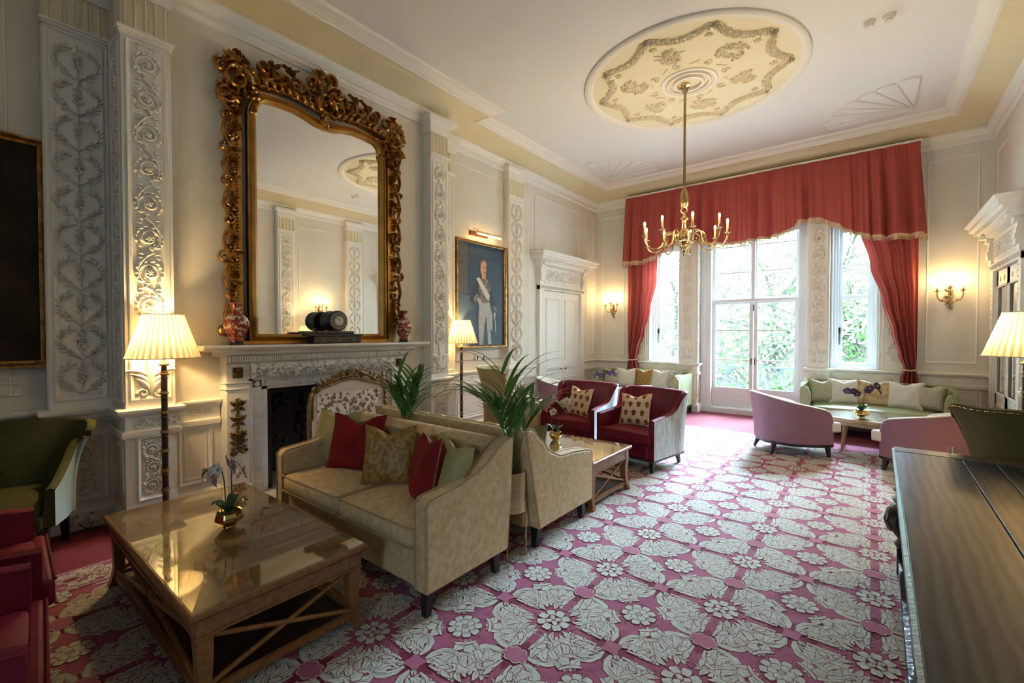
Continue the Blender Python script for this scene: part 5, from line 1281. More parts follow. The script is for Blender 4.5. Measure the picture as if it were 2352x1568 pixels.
oval_table('oval walnut table with gold orchid pot before the right green sofa', (.16, 7.28, 0)); oval_table('oval walnut table hidden behind crimson armchairs before the left green sofa', (-3.50, 7.32, 0))

def green_sofa(label, loc, rz=0):
    """front -Y, origin centre"""
    t = thing('green_sofa', label, 'sofa', loc, rz, group='channel back pale green sofas under the side windows'); h, d = .855, .40
    P = [(h,-d,.17,.66,0),(h,-d+.06,.17,.70,0),(h,-.2,.17,.73,.01),(h,.1,.17,.74,.01),(h-.0,.30,.17,.745,.01),(h-.06,.38,.17,.75,.01),(h-.2,.395,.17,.75,.01),(.3,.40,.17,.75,.01),(0,.40,.17,.75,.01)]
    P = P+[(-x, y, a, c, f) for x, y, a, c, f in P[::-1][1:]]
    pl = catmull(P, 6)
    b = MB(); shell(b, pl, 6, .09); fixn(b.build('back_and_arms', [GREENV, GREENV], t, sharp=60))
    # channelled lining
    b = MB()
    inner = catmull([(h-.09,-d+.01),(h-.10,-.1),(h-.14,.13),(h-.30,.24),(h-.5,.27),(0,.275),(-h+.5,.27),(-h+.30,.24),(-h+.14,.13),(-h+.10,-.1),(-h+.09,-d+.01)], 5)
    for i in range(0, len(inner)-1, 3):
        a, c = inner[i], inner[min(i+3, len(inner)-1)]; m_ = ((a[0]+c[0])/2, (a[1]+c[1])/2); r = math.hypot(a[0]-c[0], a[1]-c[1])/2*1.05
        an = math.atan2(c[1]-a[1], c[0]-a[0]); ca, sa = cos(an), sin(an); vs = []; 
        for j, z in enumerate((.40, .55, .68, .735, .752)):
            k_ = 1 if j < 3 else (.85 if j == 3 else .3)
            for q in range(9): al = PI*q/8; lx, ly = r*cos(al), -.055*sin(al)*k_*(-1); vs.append((m_[0]+lx*ca+ly*sa*1, m_[1]+lx*sa-ly*ca, z))
        b.add(vs, [(j*9+q, j*9+q+1, (j+1)*9+q+1, (j+1)*9+q) for j in range(4) for q in range(8)])
    b.build('channelled_lining', GREENV, t)
    for s in (-1, 1):
        b = MB(); b.prism([(s*h*1.0, .17),(s*h*1.0, .66),(s*(h-.02), .70),(s*(h-.05),.72),(s*(h-.10), .69),(s*(h-.13), .60),(s*(h-.14),.17)], 'Y', -d-.03, -d+.03); b.build('arm_front', GREENV, t, bevel=.01)
    b = MB(); b.box(-h+.1, h-.1, -d-.01, .3, .17, .30); b.build('seat_base', GREENV, t, bevel=.015)
    b = MB(); cushbox(b, -h+.12, h-.12, -d-.03, .26, .30, .43, crown=.02); b.build('seat_cushion', GREENV, t, sharp=180)
    b = MB(); b.box(-h+.01, h-.01, -d+.0, .38, .12, .172); b.build('plinth_frame', BLACKW, t)
    for x in (-h+.04, h-.04): leg_taper(t, x, -d+.03, .13, .06, .035, 0, -.01); leg_taper(t, x, .34, .13, .06, .035)
    return t
green_sofa('pale green channelled sofa under the right window with five cushions', (.03, 8.40, 0)); green_sofa('pale green channelled sofa under the left window with five cushions', (-3.47, 8.38, 0))
PEARL = mat('pearl_cushion', (.66,.63,.56), .5, sheen=.3)
for gx, nm in ((.03, 'right'), (-3.47, 'left')):
    G = 'cushions on the %s green sofa' % nm
    for x, w_, m, L, y in ((-.60,.38,GREYF,'grey weave cushion at the left end of the %s green sofa',-.02),(-.33,.42,PEARL,'pearl white cushion left of the gold one on the %s green sofa',.04),(.02,.42,GOLDC if nm == 'left' else mat('gold_damask',(.40,.27,.12),.5,col2=(.52,.40,.22),scale=14,detail=1,contrast=(.46,.54)),'gold cushion in the middle of the %s green sofa',.06),(.35,.42,PEARL,'pearl white cushion right of the gold one on the %s green sofa',.02),(.60,.38,GREYF,'grey weave cushion at the right end of the %s green sofa',-.02)):
        pillow('cushion', L % nm, (gx+x, 8.41+y, .62), w_, w_*.95, .12, m, PI-x*.6, .28, 0, group=G, seed=int(x*100)+(3 if nm == 'left' else 0), dent=.6)

# wing chairs --------------------------------------------------------
def wing_chair(name, label, loc, rz, W, Hh, mo, mi, seatm, D=.62, studs=False, grp=None, flare=.06, armh=.60, wf=0.0):
    t = thing(name, label, 'armchair', loc, rz, group=grp); h = W/2
    P = [(-h,D*.5,.30,armh,0),(-h,D*.25,.28,armh+.02,0),(-h,.0,.26,armh+.10,.015),(-h-.0,-.10,.26,armh+.22,.02+wf*.4),(-h-.01,-.13,.26,Hh-.10,.03+wf),(-h-.01,-.16,.26,Hh-.01,.04+wf),(-h+.05,-D*.45,.26,Hh-.01,.05+wf*.6),(-h+.16,-D*.55,.26,Hh,flare),(0,-D*.58,.26,Hh,flare)]
    P = P+[(-x, y, a, c, f) for x, y, a, c, f in P[::-1][1:]]
    pl = catmull(P, 5)
    b = MB(); shell(b, pl, 12, .06, fexp=3.0); fixn(b.build('winged_back', [mo, mi], t, sharp=60)); edgepipe(t, pl, mi)
    if studs:
        for off in (.002,):
            n = len(pl); pts = []
            for i in range(n-1):
                for q in range(5):
                    u = q/5; A, B_ = pl[i], pl[i+1]; x0, y0 = pl[max(0, i-1)][:2]; x1, y1 = pl[min(n-1, i+1)][:2]; L = math.hypot(x1-x0, y1-y0) or 1; nx, ny = (y1-y0)/L, -(x1-x0)/L
                    pts.append((A[0]*(1-u)+B_[0]*u+nx*(A[4]+.004), A[1]*(1-u)+B_[1]*u+ny*(A[4]+.004), A[3]*(1-u)+B_[3]*u-.012))
            b = MB()
            for p in pts: b.ell(p, (.0045,.0045,.0045), 6, 4)
            s_ = b.build('brass_studs', BRASS, t); s_['kind'] = 'stuff'
    b = MB(); b.box(-h+.05, h-.05, -D*.48, D*.52, .28, .38); b.build('seat_rail', seatm, t, bevel=.02)
    b = MB(); cushbox(b, -h+.055, h-.055, -D*.42, D*.54, .37, .46, crown=.02); b.build('seat_cushion', seatm, t, sharp=180)
    for x, y, dx, dy in ((-h+.06,D*.44,0,.0),(h-.06,D*.44,0,.0),(-h+.07,-D*.42,0,-.06),(h-.07,-D*.42,0,-.06)): leg_taper(t, x, y, .29, .055, .034, dx, dy)
    return t
wing_chair('wing_settee', 'dark olive winged settee against the wall at the left edge', (-4.38, .02, 0), -PI/2-.30, .98, .88, BLUEG, GREENW, GREENW, D=.60, armh=.53, wf=.07)
wing_chair('wing_chair', 'tan wing chair with its back to the camera under the portrait', (-3.78, 4.74, 0), -.85, .64, 1.05, TANW, mat('pale_green_weave', (.42,.42,.28), .8), TANW, D=.66, armh=.60, wf=.05, flare=.10)
wing_chair('wing_chair', 'olive brown wing chair with studded edge behind the old oak table', (.86, 4.33, 0), -.05, .58, 1.04, GREENT, GREENT, GREENT, D=.60, studs=True, armh=.6, wf=.09, flare=.12)
# ------------------------------------------------------------------ patterned rug
def rug():
    RX0, RX1, RY0, RY1 = -3.93, 1.02, -1.2, 7.47
    big = MB(); big.box(RX0, RX1, RY0, RY1, .0005, .006)
    PX, PY = .655, .643
    shapes = []    # (layer, mat, list of quads/fans) in unit coordinates (0 centre)
    def fan(c, pts, l, m): shapes.append((l, m, [c]+pts, [(0, 1+i, 1+(i+1) % len(pts)) for i in range(len(pts))]))
    def strip(P, w, l, m):
        n = len(P); vs = []
        for i in range(n):
            x0, y0 = P[max(i-1, 0)]; x1, y1 = P[min(i+1, n-1)]; L = math.hypot(x1-x0, y1-y0) or 1; nx, ny = -(y1-y0)/L, (x1-x0)/L
            vs += [(P[i][0]+nx*w[i], P[i][1]+ny*w[i]), (P[i][0]-nx*w[i], P[i][1]-ny*w[i])]
        shapes.append((l, m, vs, [(2*i, 2*i+1, 2*i+3, 2*i+2) for i in range(n-1)]))
    OUT = .0052
    def blob(x, y, r, lobes, depth=.16, sx=1, sy=1, rot=0, m=1, l=2, outline=True, n=40):
        def ring(rr): return [(x+(rr*sx*cos(2*PI*i/n)*(1+depth*(abs(sin(lobes*PI*i/n))-.5)))*cos(rot)-(rr*sy*sin(2*PI*i/n)*(1+depth*(abs(sin(lobes*PI*i/n))-.5)))*sin(rot),
                               y+(rr*sx*cos(2*PI*i/n)*(1+depth*(abs(sin(lobes*PI*i/n))-.5)))*sin(rot)+(rr*sy*sin(2*PI*i/n)*(1+depth*(abs(sin(lobes*PI*i/n))-.5)))*cos(rot)) for i in range(n)]
        if outline: fan((x, y), ring(r+OUT), l, 2)
        fan((x, y), ring(r), l, m)
    def st(P, ws, m=1, l=2, outline=True):
        if outline: strip(P, [w+OUT for w in ws], l, 2)
        strip(P, ws, l, m)
    def leafc(x, y, a, L, W, curl, m=1, l=2, vein=True, lobes=True):
        if lobes: W *= 1.06; L *= 1.05
        P = []; px, py, aa = x, y, a; n = 12
        for i in range(n+1): P.append((px, py)); px += cos(aa)*L/n; py += sin(aa)*L/n; aa += curl/n
        ws = [W*(max(.05, sin(PI*min(1, (i/n)**.7)))) * (1+(.30*sin(i*PI*1.0)**2 if not lobes else .28*(1 if i % 3 == 1 else -.35))) for i in range(n+1)]
        parts_ = [(P, ws)]
        if lobes:
            for k in (3, 6, 9):
                q = P[k]; an = a+curl*k/n
                for e in (-1, 1):
                    parts_.append(([(q[0]+cos(an+e*.85)*u*W*1.9, q[1]+sin(an+e*.85)*u*W*1.9) for u in (0, .5, 1.0)], [W*.45, W*.50, W*.2]))
        for PP, w2 in parts_: strip(PP, [w+OUT for w in w2], l, 2)
        for PP, w2 in parts_: strip(PP, w2, l, m)
        if vein: strip(P[1:-2], [.0035]*(len(P)-3), l+1, 3)
    def spir(cx, cy, r0, a0, tr, d, w, m=1, l=2):
        P = [(cx+r0*(1-.8*i/24)*cos(a0+d*2*PI*tr*i/24), cy+r0*(1-.8*i/24)*sin(a0+d*2*PI*tr*i/24)) for i in range(25)]
        st(P, [w*(1-.55*i/24) for i in range(25)], m, l)
    # dark grounds around the diamonds
    def dia(x, y, a, c): fan((x, y), [(x+a, y), (x+a*.35, y+c*.35), (x, y+c), (x-a*.35, y+c*.35), (x-a, y), (x-a*.35, y-c*.35), (x, y-c), (x+a*.35, y-c*.35)], 0, 2)
    dia(.5, 0, .18, .18); dia(0, .5, .18, .18)
    quad = len(shapes)
    # one quadrant of acanthus, mirrored to four below
    Q0 = len(shapes)
    spir(.335, .115, .085, -PI*.6, 1.15, 1, .024); spir(.125, .345, .085, PI*1.1, 1.15, -1, .024)
    spir(.405, .255, .05, 2.2, 1.1, -1, .015); spir(.265, .405, .05, 2.6, 1.1, 1, .015)
    st([(.43,.03),(.36,.035),(.28,.07),(.24,.14),(.235,.22),(.19,.28),(.13,.262),(.07,.29),(.035,.36),(.03,.43)], [.014,.026,.036,.044,.048,.044,.036,.03,.024,.012])
    leafc(.24, .14, .35, .25, .034, 1.3); leafc(.25, .20, .72, .25, .032, -.9); leafc(.22, .23, .95, .25, .032, .9); leafc(.16, .25, 1.35, .25, .034, -1.3); leafc(.155, .27, 2.3, .15, .028, -1.2)
    leafc(.29, .08, .3, .17, .028, 1.6); leafc(.25, .12, 3.4, .12, .026, -1.0); leafc(.13, .25, 4.5, .12, .026, .9)
    leafc(.40, .05, 1.2, .15, .024, .9); leafc(.05, .39, .4, .15, .024, -.9)
    blob(.425, .20, .044, 5, .25); blob(.21, .425, .044, 5, .25); blob(.20, .165, .038, 5, .3)
    leafc(.33, .20, .9, .14, .026, 1.4); leafc(.22, .33, .7, .14, .026, -1.4)
    strip([(.43,.035),(.30,.07),(.245,.15),(.235,.22),(.19,.275),(.10,.268),(.045,.34)], [.003]*7, 3, 3)
    st([(.46,.10),(.455,.17),(.425,.235),(.375,.26),(.345,.235),(.36,.205)], [.008,.012,.014,.013,.010,.006]); st([(.10,.46),(.17,.455),(.235,.425),(.26,.375),(.235,.345),(.205,.36)], [.008,.012,.014,.013,.010,.006])
    leafc(.44, .20, 1.3, .10, .02, .6, lobes=False, vein=False); leafc(.20, .44, .3, .10, .02, -.6, lobes=False, vein=False); leafc(.385, .29, .8, .10, .022, .8, lobes=False); leafc(.29, .385, .8, .10, .022, -.8, lobes=False)
    # curved bars round the ring
    P = [(.198*cos(a), .198*sin(a)) for a in [PI/4-.42+.84*i/10 for i in range(11)]]; st(P, [.006,.011,.012,.011,.011,.010,.011,.011,.012,.011,.006], 1, 2)
    strip([(.165*cos(a), .165*sin(a)) for a in [i*PI/2/10 for i in range(11)]], [.003]*11, 1, 4)
    Q1 = len(shapes)
    for (l, m, vs, fs) in shapes[Q0:Q1]:
        for mx, my in ((-1,1),(1,-1),(-1,-1)): shapes.append((l, m, [(x*mx, y*my) for x, y in vs], fs))
    # ring flower
    for k in range(9): a = 2*PI*k/9; blob(.095*cos(a), .095*sin(a), .036, 4, .25, 1.15, .9, a)
    for k in range(6): a = 2*PI*k/6+.3; blob(.045*cos(a), .045*sin(a), .032, 3, .3, 1.2, .8, a, l=4)
    for k in range(7): a = 2*PI*k/7; strip([(.06*cos(a), .06*sin(a)), (.085*cos(a+.2), .085*sin(a+.2)), (.10*cos(a+.1), .10*sin(a+.1))], [.003,.004,.001], 5, 3)
    blob(0, 0, .020, 5, .3, l=6, m=3)
    # corner small wreath
    for k in range(8): a = 2*PI*k/8; blob(.5+.095*cos(a), .5+.095*sin(a), .036, 4, .3, 1.05, .95, a)
    for k in range(4): a = 2*PI*k/4+PI/4; blob(.5+.035*cos(a), .5+.035*sin(a), .022, 2, .3, 1.4, .8, a, l=4)
    for k in range(4):
        a = 2*PI*k/4; c = (.5+.165*cos(a), .5+.165*sin(a)); st([c, (c[0]+.03*cos(a+.8), c[1]+.03*sin(a+.8))], [.008,.003], 4, 2, False); st([c, (c[0]+.03*cos(a-.8), c[1]+.03*sin(a-.8))], [.008,.003], 4, 2, False)
    # cloud diamond and square
    for sx in (.5,): blob(sx, 0, .088, 8, .22, 1.15, .85, l=4, m=1, outline=False, n=48); blob(sx, 0, .080, 8, .22, 1.15, .85, l=5, m=4, outline=False, n=48)
    blob(0, .5, .072, 4, -.5, 1, 1, PI/4, l=5, m=4, outline=False, n=32)
    for k in range(4):
        a = PI/4+PI/2*k; leafc(.075*cos(a), .5+.075*sin(a), a+.7, .06, .009, -1.5, l=4, vein=False, lobes=False); leafc(.075*cos(a), .5+.075*sin(a), a-.7, .06, .009, 1.5, l=4, vein=False, lobes=False)
    layer = .00013; b = MB(); X0B = -3.60
    V0 = []; F0 = []; M0 = []
    for si, (l, m, vs, fs) in enumerate(shapes):
        o = len(V0); V0 += [(x, y, min(l, 2)+si*.02+k_*.0008) for k_, (x, y) in enumerate(vs)]; F0 += [tuple(i+o for i in f) for f in fs]; M0 += [m]*len(fs)
    tiles = big
    for i in range(-4, 4):
        for j in range(-6, 9):
            cx, cy = -.945+i*PX, 2.908+j*PY
            if cx-PX*.62 < X0B-.3 or cx > RX1 or cy-PY*.5 < RY0 or cy+PY*.5 > RY1-.02: 
                if not (cx > X0B-.3 and cx < RX1-.3 and cy > RY0 and cy < RY1-.3): continue
            o = len(tiles.v); tiles.v += [(min(RX1-.01, max(RX0+.01, cx+x*PX)), min(RY1-.02, max(RY0+.02, cy+y*PY)), .0062+(z+.006*((i*3+j*5) % 7))*layer) for x, y, z in V0]; tiles.f += [tuple(k+o for k in f) for f in F0]; tiles.m += M0; tiles.sm += [False]*len(F0)
    # clip left edge by covering with the border band
    b = big; zb = .0062+.0018; b.box(RX0, X0B, RY0, RY1, .005, zb, 0)
    for x, w_, m in ((RX0+.012,.006,2),(RX0+.03,.004,1),(X0B-.012,.006,2),(X0B-.03,.004,1)): b.box(x-w_, x+w_, RY0, RY1, zb, zb+.0004, m)
    k = 0; y = RY0+.2
    T = lambda u, v: (RX0+(X0B-RX0)/2+u, v, 0)
    shapes2 = []
    shapes_bak = shapes[:]; del shapes[:]
    for q in range(24):
        yy = RY0+.2+q*.36
        blob(0, yy, .05, 8, .25, .8, 1.2, l=3, m=3); blob(0, yy, .03, 6, .25, .8, 1.2, l=4, m=2, outline=False)
        for e in (-1, 1):
            leafc(e*.03, yy+.07, PI/2-e*.5, .17, .024, e*1.6); leafc(e*.03, yy-.07, -PI/2+e*.5, .17, .024, -e*1.6); spir(e*.08, yy+.14, .04, 0, 1.1, e, .012); leafc(e*.10, yy, PI/2, .13, .020, e*.8)
    for si, (l, m, vs, fs) in enumerate(shapes):
        b.add([(RX0+(X0B-RX0)/2+x, y_, zb+(1+si*.02)*layer) for x, y_ in vs], fs, m, False)
    return tag(big.build('patterned_rug', [CG, CPALE, CDK, CMID, CPINK]), 'large rose and ivory acanthus patterned rug covering most of the floor', 'rug')
rug()

# ------------------------------------------------------------------ palms
def palm(label, loc, z0, ht, spread, seed, nf, stand=True):
    rr = random.Random(seed); t = thing('potted_palm', label, 'potted plant', loc, 0, group='palms in brass stands between the tan sofas')
    b = MB(); b.lathe([(.088,.32),(.092,.325),(.092,.58),(.090,.585),(.084,.58),(.084,.54)], n=36); b.build('pot', POTB, t)
    b = MB(); b.lathe([(.08,.535),(.001,.54)], n=24); b.build('soil', mat('soil', (.02,.014,.01), .9), t)
    for k in range(3):
        a = 2*PI*k/3+.9; x, y = .098*cos(a), .098*sin(a)
        b = MB(); b.tube([(x, y, .36), (x, y, 0)], .005, 6); b.tube([(x, y, .30), (x*.3, y*.3, .312)], .004, 6); b.tube([(x,y,.012),(x*.3,y*.3,.012)], .004, 6); b.build('stand_leg', BRASS, t)
    b = MB(); st_ = MB()
    for i in range(nf):
        a = 2*PI*i/nf+rr.uniform(-.3, .3); lean = rr.uniform(.25, 1.0); L = ht*rr.uniform(.8, 1.1); 
        if abs(sin(a)) > .5: lean *= .75
        d = Vector((cos(a), sin(a), 0)); pts = []; p = Vector((rr.uniform(-.02,.02), rr.uniform(-.02,.02), z0)); el = PI/2-lean*.35
        n = 10; S = L
        for k in range(n+1):
            pts.append(p.copy()); e2 = el-lean*1.5*(k/n)**1.8; p = p+(d*cos(e2)*spread+Vector((0,0,1))*sin(e2))*(S/n)
        st_.tube(pts, [.0045*(1-.7*k/n) for k in range(n+1)], 5)
        for k in range(5, n+1):
            for e in (-1, 1):
                if rr.random() < .28: continue
                tg = (pts[k]-pts[k-1]).normalized(); sd = tg.cross(Vector((0,0,1))).normalized()*e
                dr = (tg*.9+sd*.65+Vector((0,0,.25))).normalized(); LL = L*rr.uniform(.52, .75)*(1-.3*abs(k/n-.6)); q = pts[k].copy(); P = []; m = 7
                for j in range(m+1): P.append(q.copy()); dr = (dr+Vector((0,0,-.16-.05*j))*.55).normalized(); q = q+dr*LL/m
                w = .0155; vs = []
                for j in range(m+1):
                    tt = (P[min(j+1, m)]-P[max(j-1, 0)]).normalized(); s2 = tt.cross(Vector((0,0,1))).normalized(); ww = w*max(.04, sin(PI*min(1,(j/m*.92+.08)**.6)))
                    vs += [P[j]+s2*ww+Vector((0,0,.35*ww)), P[j], P[j]-s2*ww+Vector((0,0,.35*ww))]
                b.add(vs, [(3*j, 3*j+1, 3*j+4, 3*j+3) for j in range(m)]+[(3*j+1, 3*j+2, 3*j+5, 3*j+4) for j in range(m)])
    b.build('foliage', PLANTG, t); st_.build('stem', PLANTG, t)
palm('potted palm in brass planter at the open ends of the two tan sofas', (-1.865, 2.335, 0), .56, .62, .66, 5, 8)
palm('potted palm between the sofa backs, nearer the fireplace', (-2.92, 2.31, 0), .60, .56, .66, 9, 8)

# ------------------------------------------------------------------ orchids
def orchid(label, loc, petal, pale, big=1.0, seed=0, rz=0, nfl=7, H_=.27, potr=.062):
    rr = random.Random(seed); t = thing('potted_orchid', label, 'orchid', loc, rz, group='orchids in gold pots')
    b = MB(); b.lathe([(.028,0),(.032,.003),(.030,.008),(.045,.018),(potr,.045),(potr*.98,.062),(potr*.86,.082),(potr*.92,.088),(potr*.84,.086),(potr*.8,.07)], n=36, flute=7, fl=.10); b.build('gold_pot', POT, t)
    b = MB(); b.lathe([(potr*.8,.072),(.001,.075)], n=18); b.build('moss', mat('moss', (.05,.045,.02), .9), t)
    for k in range(5):
        a = 2*PI*k/5+seed; b = MB(); L = .11; pts = []; n = 7; vs = []
        for j in range(n+1):
            u = j/n; r = .012+L*u*.75; z = .08+.075*sin(u*2.0)*(1 if k % 2 else .7); w = .028*sin(PI*min(1, (u*.9+.08)))
            ca, sa = cos(a), sin(a); vs += [(r*ca-w*sa, r*sa+w*ca, z+.006), (r*ca, r*sa, z), (r*ca+w*sa, r*sa-w*ca, z+.006)]
        b.add(vs, [(3*j, 3*j+1, 3*j+4, 3*j+3) for j in range(n)]+[(3*j+1, 3*j+2, 3*j+5, 3*j+4) for j in range(n)]); b.build('leaf', ORCHL, t)
    for s, off in ((0, -.03), (1, .02)):
        top = H_+.05*s; b = MB()
        P = [(off*.3, 0, .08), (off*1.2, .004, top*.45), (off*1.3, 0, top*.8), (off*1.3+.02+.02*s, -.005, top), (off*1.3+.09*big, -.01, top+.012), (off*1.3+.15*big, -.01, top-.02)]
        dn = 1 if s else -1; P = P[:3]+[(off*1.3+dn*.012, -.005, top), (off*1.3+dn*.045*big, -.015, top+.03), (off*1.3+dn*.085*big, -.02, top+.0)]
        b.tube(P, [.0035]*4+[.0025,.0015], 6); b.build('stem', STEM, t)
        for k in range((nfl+1)//2):
            u = k/max(1, (nfl+1)//2-1); base = Vector(P[3])*(1-u)+Vector(P[5])*u; c = base+Vector((rr.uniform(-.03,.03), rr.uniform(-.03,.0), rr.uniform(-.05,.025)))
            rz_ = rr.uniform(0, 2*PI); M = Matrix.Rotation(rr.uniform(-.9,.9), 3, 'Z') @ Matrix.Rotation(rr.uniform(-.5,.5), 3, 'X'); R0 = .027*big*rr.uniform(.9, 1.15)
            f = MB()
            for q in range(5):
                a = 2*PI*q/5+PI/2; wd = .62 if q in (1, 4) else .42; vs = []; n = 5
                for j in range(n+1):
                    uu = j/n; r = R0*uu; w = R0*wd*sin(PI*min(1, uu*.82+.12)); yy = -.006*sin(uu*PI)
                    for e in (-1, 0, 1): v = Vector((r*cos(a)-e*w*sin(a), yy-(.004 if e else 0), r*sin(a)+e*w*cos(a))); vs.append(c+M @ v)
                f.add(vs, [(3*j+i, 3*j+i+1, 3*j+4+i, 3*j+3+i) for j in range(n) for i in (0, 1)])
            fo = f.build('blossom', petal if (k+s) % 3 else pale, t)
            f = MB(); f.ell(tuple(c+M @ Vector((0,-.006,0))), (R0*.2,)*3, 8, 6); f.build('blossom_centre', BUD, fo)
        if pale is ORCHW:
            for k in range(4):
                f = MB(); q = Vector(P[5])+Vector((.015*k*(1 if s else -1), rr.uniform(-.01,.01), -.012*k)); f.ell(tuple(q), (.009-.001*k,)*2+(.011-.001*k,), 8, 6); f.build('bud', BUD, t)
    return t
orchid('pink orchid in gold pot on the near coffee table', (-2.765, .955, .431), ORCHP, ORCHW, 1.5, 1, .2, 10, .30, .068)
orchid('pink orchid in gold pot on the farther coffee table', (-2.46, 3.78, .431), ORCHP, ORCHW, 1.5, 2, .5, 9, .33)
orchid('purple orchid in gold pot on the oval table by the right green sofa', (-.08, 7.10, .45), ORCHV, ORCHV, 1.6, 3, .4, 9, .33, .085)
orchid('purple orchid in gold pot in front of the left green sofa', (-3.62, 7.15, .45), ORCHV, ORCHV, 1.6, 4, .4, 9, .33, .085)

# ------------------------------------------------------------------ floor lamps
def floor_lamp(label, loc, zt=1.65, E=20):
    t = thing('floor_lamp', label, 'floor lamp', loc, 0, group='standard lamps with pleated cream shades')
    zb = zt-.335
    b = MB(); b.lathe([(.15,0),(.155,.01),(.15,.02),(.06,.035),(.03,.05),(.02,.07)], n=32); b.build('base', POLE, t)
    b = MB(); b.lathe([(.017,.05),(.021,.10),(.021,zb-.14),(.019,zb-.06)], n=20); b.build('pole', POLE, t)
    for z in [zb-.12-.148*k for k in range(8)]:
        b = MB(); b.lathe([(.020,z-.034),(.0265,z-.032),(.0265,z-.028),(.021,z-.026),(.021,z-.012),(.028,z-.008),(.030,z-.001),(.028,z+.006),(.021,z+.010),(.0255,z+.014),(.0255,z+.018),(.020,z+.020)], n=20); b.build('brass_ring', BRASSD, t)
    b = MB(); b.lathe([(.021,zb-.065),(.034,zb-.055),(.036,zb-.045),(.018,zb-.035),(.012,zb-.02),(.012,zb+.06),(.018,zb+.065),(.018,zb+.10)], n=20); b.build('lamp_holder', BRASS, t)
    n = 34
    b = MB(); vs = []
    for (r, z) in ((.238,zb),(.235,zb+.004),(.130,zt-.006),(.128,zt)):
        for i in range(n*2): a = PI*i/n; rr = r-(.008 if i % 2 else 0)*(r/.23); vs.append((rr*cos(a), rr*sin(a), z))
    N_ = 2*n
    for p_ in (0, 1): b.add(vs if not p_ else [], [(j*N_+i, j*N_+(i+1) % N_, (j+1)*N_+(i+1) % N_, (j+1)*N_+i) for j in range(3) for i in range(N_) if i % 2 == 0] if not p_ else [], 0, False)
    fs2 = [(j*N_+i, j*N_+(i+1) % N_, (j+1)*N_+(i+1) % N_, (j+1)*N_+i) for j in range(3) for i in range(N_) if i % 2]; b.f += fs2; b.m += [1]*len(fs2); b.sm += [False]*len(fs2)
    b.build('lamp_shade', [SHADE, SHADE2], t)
    b = MB(); 
    for r, z in ((.239,zb+.004),(.131,zt-.003)): b.tube([(r*cos(2*PI*i/40), r*sin(2*PI*i/40), z) for i in range(41)], .004, 6)
    for k in range(3): a = 2*PI*k/3; b.tube([(0,0,zb+.10),(.125*cos(a),.125*sin(a),zt-.01)], .002, 4)
    b.build('shade_rim', mat('shade_trim', (.8,.72,.55), .6), t)
    b = MB(); b.ell((0,0,zb+.14), (.028,.028,.04), 12, 8); b.build('bulb', BULB, t)
    light('lamp_light', 'POINT', (loc[0], loc[1], zb+.17), E, (1,.69,.30), .05)
LE = 21
floor_lamp('lit floor lamp with pleated shade left of the fireplace', (-4.22, 1.025, 0), 1.645, LE)
floor_lamp('lit floor lamp with pleated shade in front of the uniform portrait', (-4.62, 4.62, 0), 1.69, LE)
floor_lamp('lit floor lamp cut off by the right edge behind the wing chair', (.905, 4.98, 0), 1.66, LE)

# ------------------------------------------------------------------ old oak refectory table
t = thing('refectory_table', 'dark old oak refectory table with carved bulbous legs at the right edge', 'table', (.10, 1.27, 0), 0)
t.rotation_euler = (0, 0, -.0115)
zt = .75; W = .95; L0, L1 = -1.15, 2.63
b = MB()
cuts = [0, .30, .44, .95]
for i, (a, c) in enumerate(zip(cuts, cuts[1:])): b.box(a+(.0012 if i else 0), c-.0012, L0+.0, L1-.15, zt-.042, zt)
b.build('table_top', DARKOAK, t, bevel=.004)
b = MB(); b.box(-.002, W+.02, L1-.148, L1, zt-.043, zt+.002); b.build('cleated_end', mat('dark_oak_end', (.05,.036,.026), .3, col2=(.10,.075,.055), scale=2, stretch=(.5,6,1), wave=True, contrast=(.1,.95)), t, bevel=.005)
b = MB(); b.prism([(0,zt-.005),(-.012,zt-.012),(-.014,zt-.03),(-.006,zt-.036),(-.002,zt-.055),(.03,zt-.06),(.03,zt-.02)], 'Y', L0, L1-.002); b.build('edge_moulding', DARKOAK2, t)
b = MB(); b.box(.045, .075, L0+.1, L1-.12, zt-.20, zt-.045); 
T = plane_T((.045, 0, 0), (0,1,0), (0,0,1), (-1,0,0)); rinceau(b, lambda x, y, w: T(L0+.2+y, zt-.12+x, w), L1-L0-.4, .10, .012, seed=50, pitch=.22)
b.build('carved_frieze', DARKOAK2, t); b = MB(); b.box(.06, W-.05, L1-.15, L1-.12, zt-.20, zt-.045); b.build('end_rail', DARKOAK2, t)
for y in (L1-.22, L0+.6):
    for x in (.055, W-.12):
        b = MB(); b.box(x-.045, x+.045, y-.045, y+.045, zt-.20, zt-.044); b.box(x-.04, x+.04, y-.04, y+.04, 0, .16)
        b.lathe([(.035,.15),(.045,.17),(.058,.19),(.045,.205),(.035,.22),(.05,.24),(.085,.29),(.098,.34),(.095,.39),(.075,.42),(.05,.44),(.062,.455),(.07,.47),(.05,.485),(.04,.50),(.06,.52),(.065,.535),(.045,.555)], (x, y, 0), 28)
        T = lambda u, v, w=0, x=x, y=y: Vector((x+(.094+w)*cos(u)*(1-((v-.34)/.16)**2*.35), y+(.094+w)*sin(u)*(1-((v-.34)/.16)**2*.35), v))
        for k in range(12): b.add([T(2*PI*k/12+dx, v, w) for dx, v, w in ((-.2,.27,0),(.2,.27,0),(.17,.37,.0),(0,.42,0),(-.17,.37,0),(0,.33,.014))], [(0,1,5),(1,2,5),(2,3,5),(3,4,5),(4,0,5)])
        b.build('bulbous_leg', DARKOAK2, t)
for x in (.055, W-.12): b = MB(); b.box(x-.035, x+.035, L0+.6, L1-.25, .06, .13); b.build('stretcher', DARKOAK2, t)
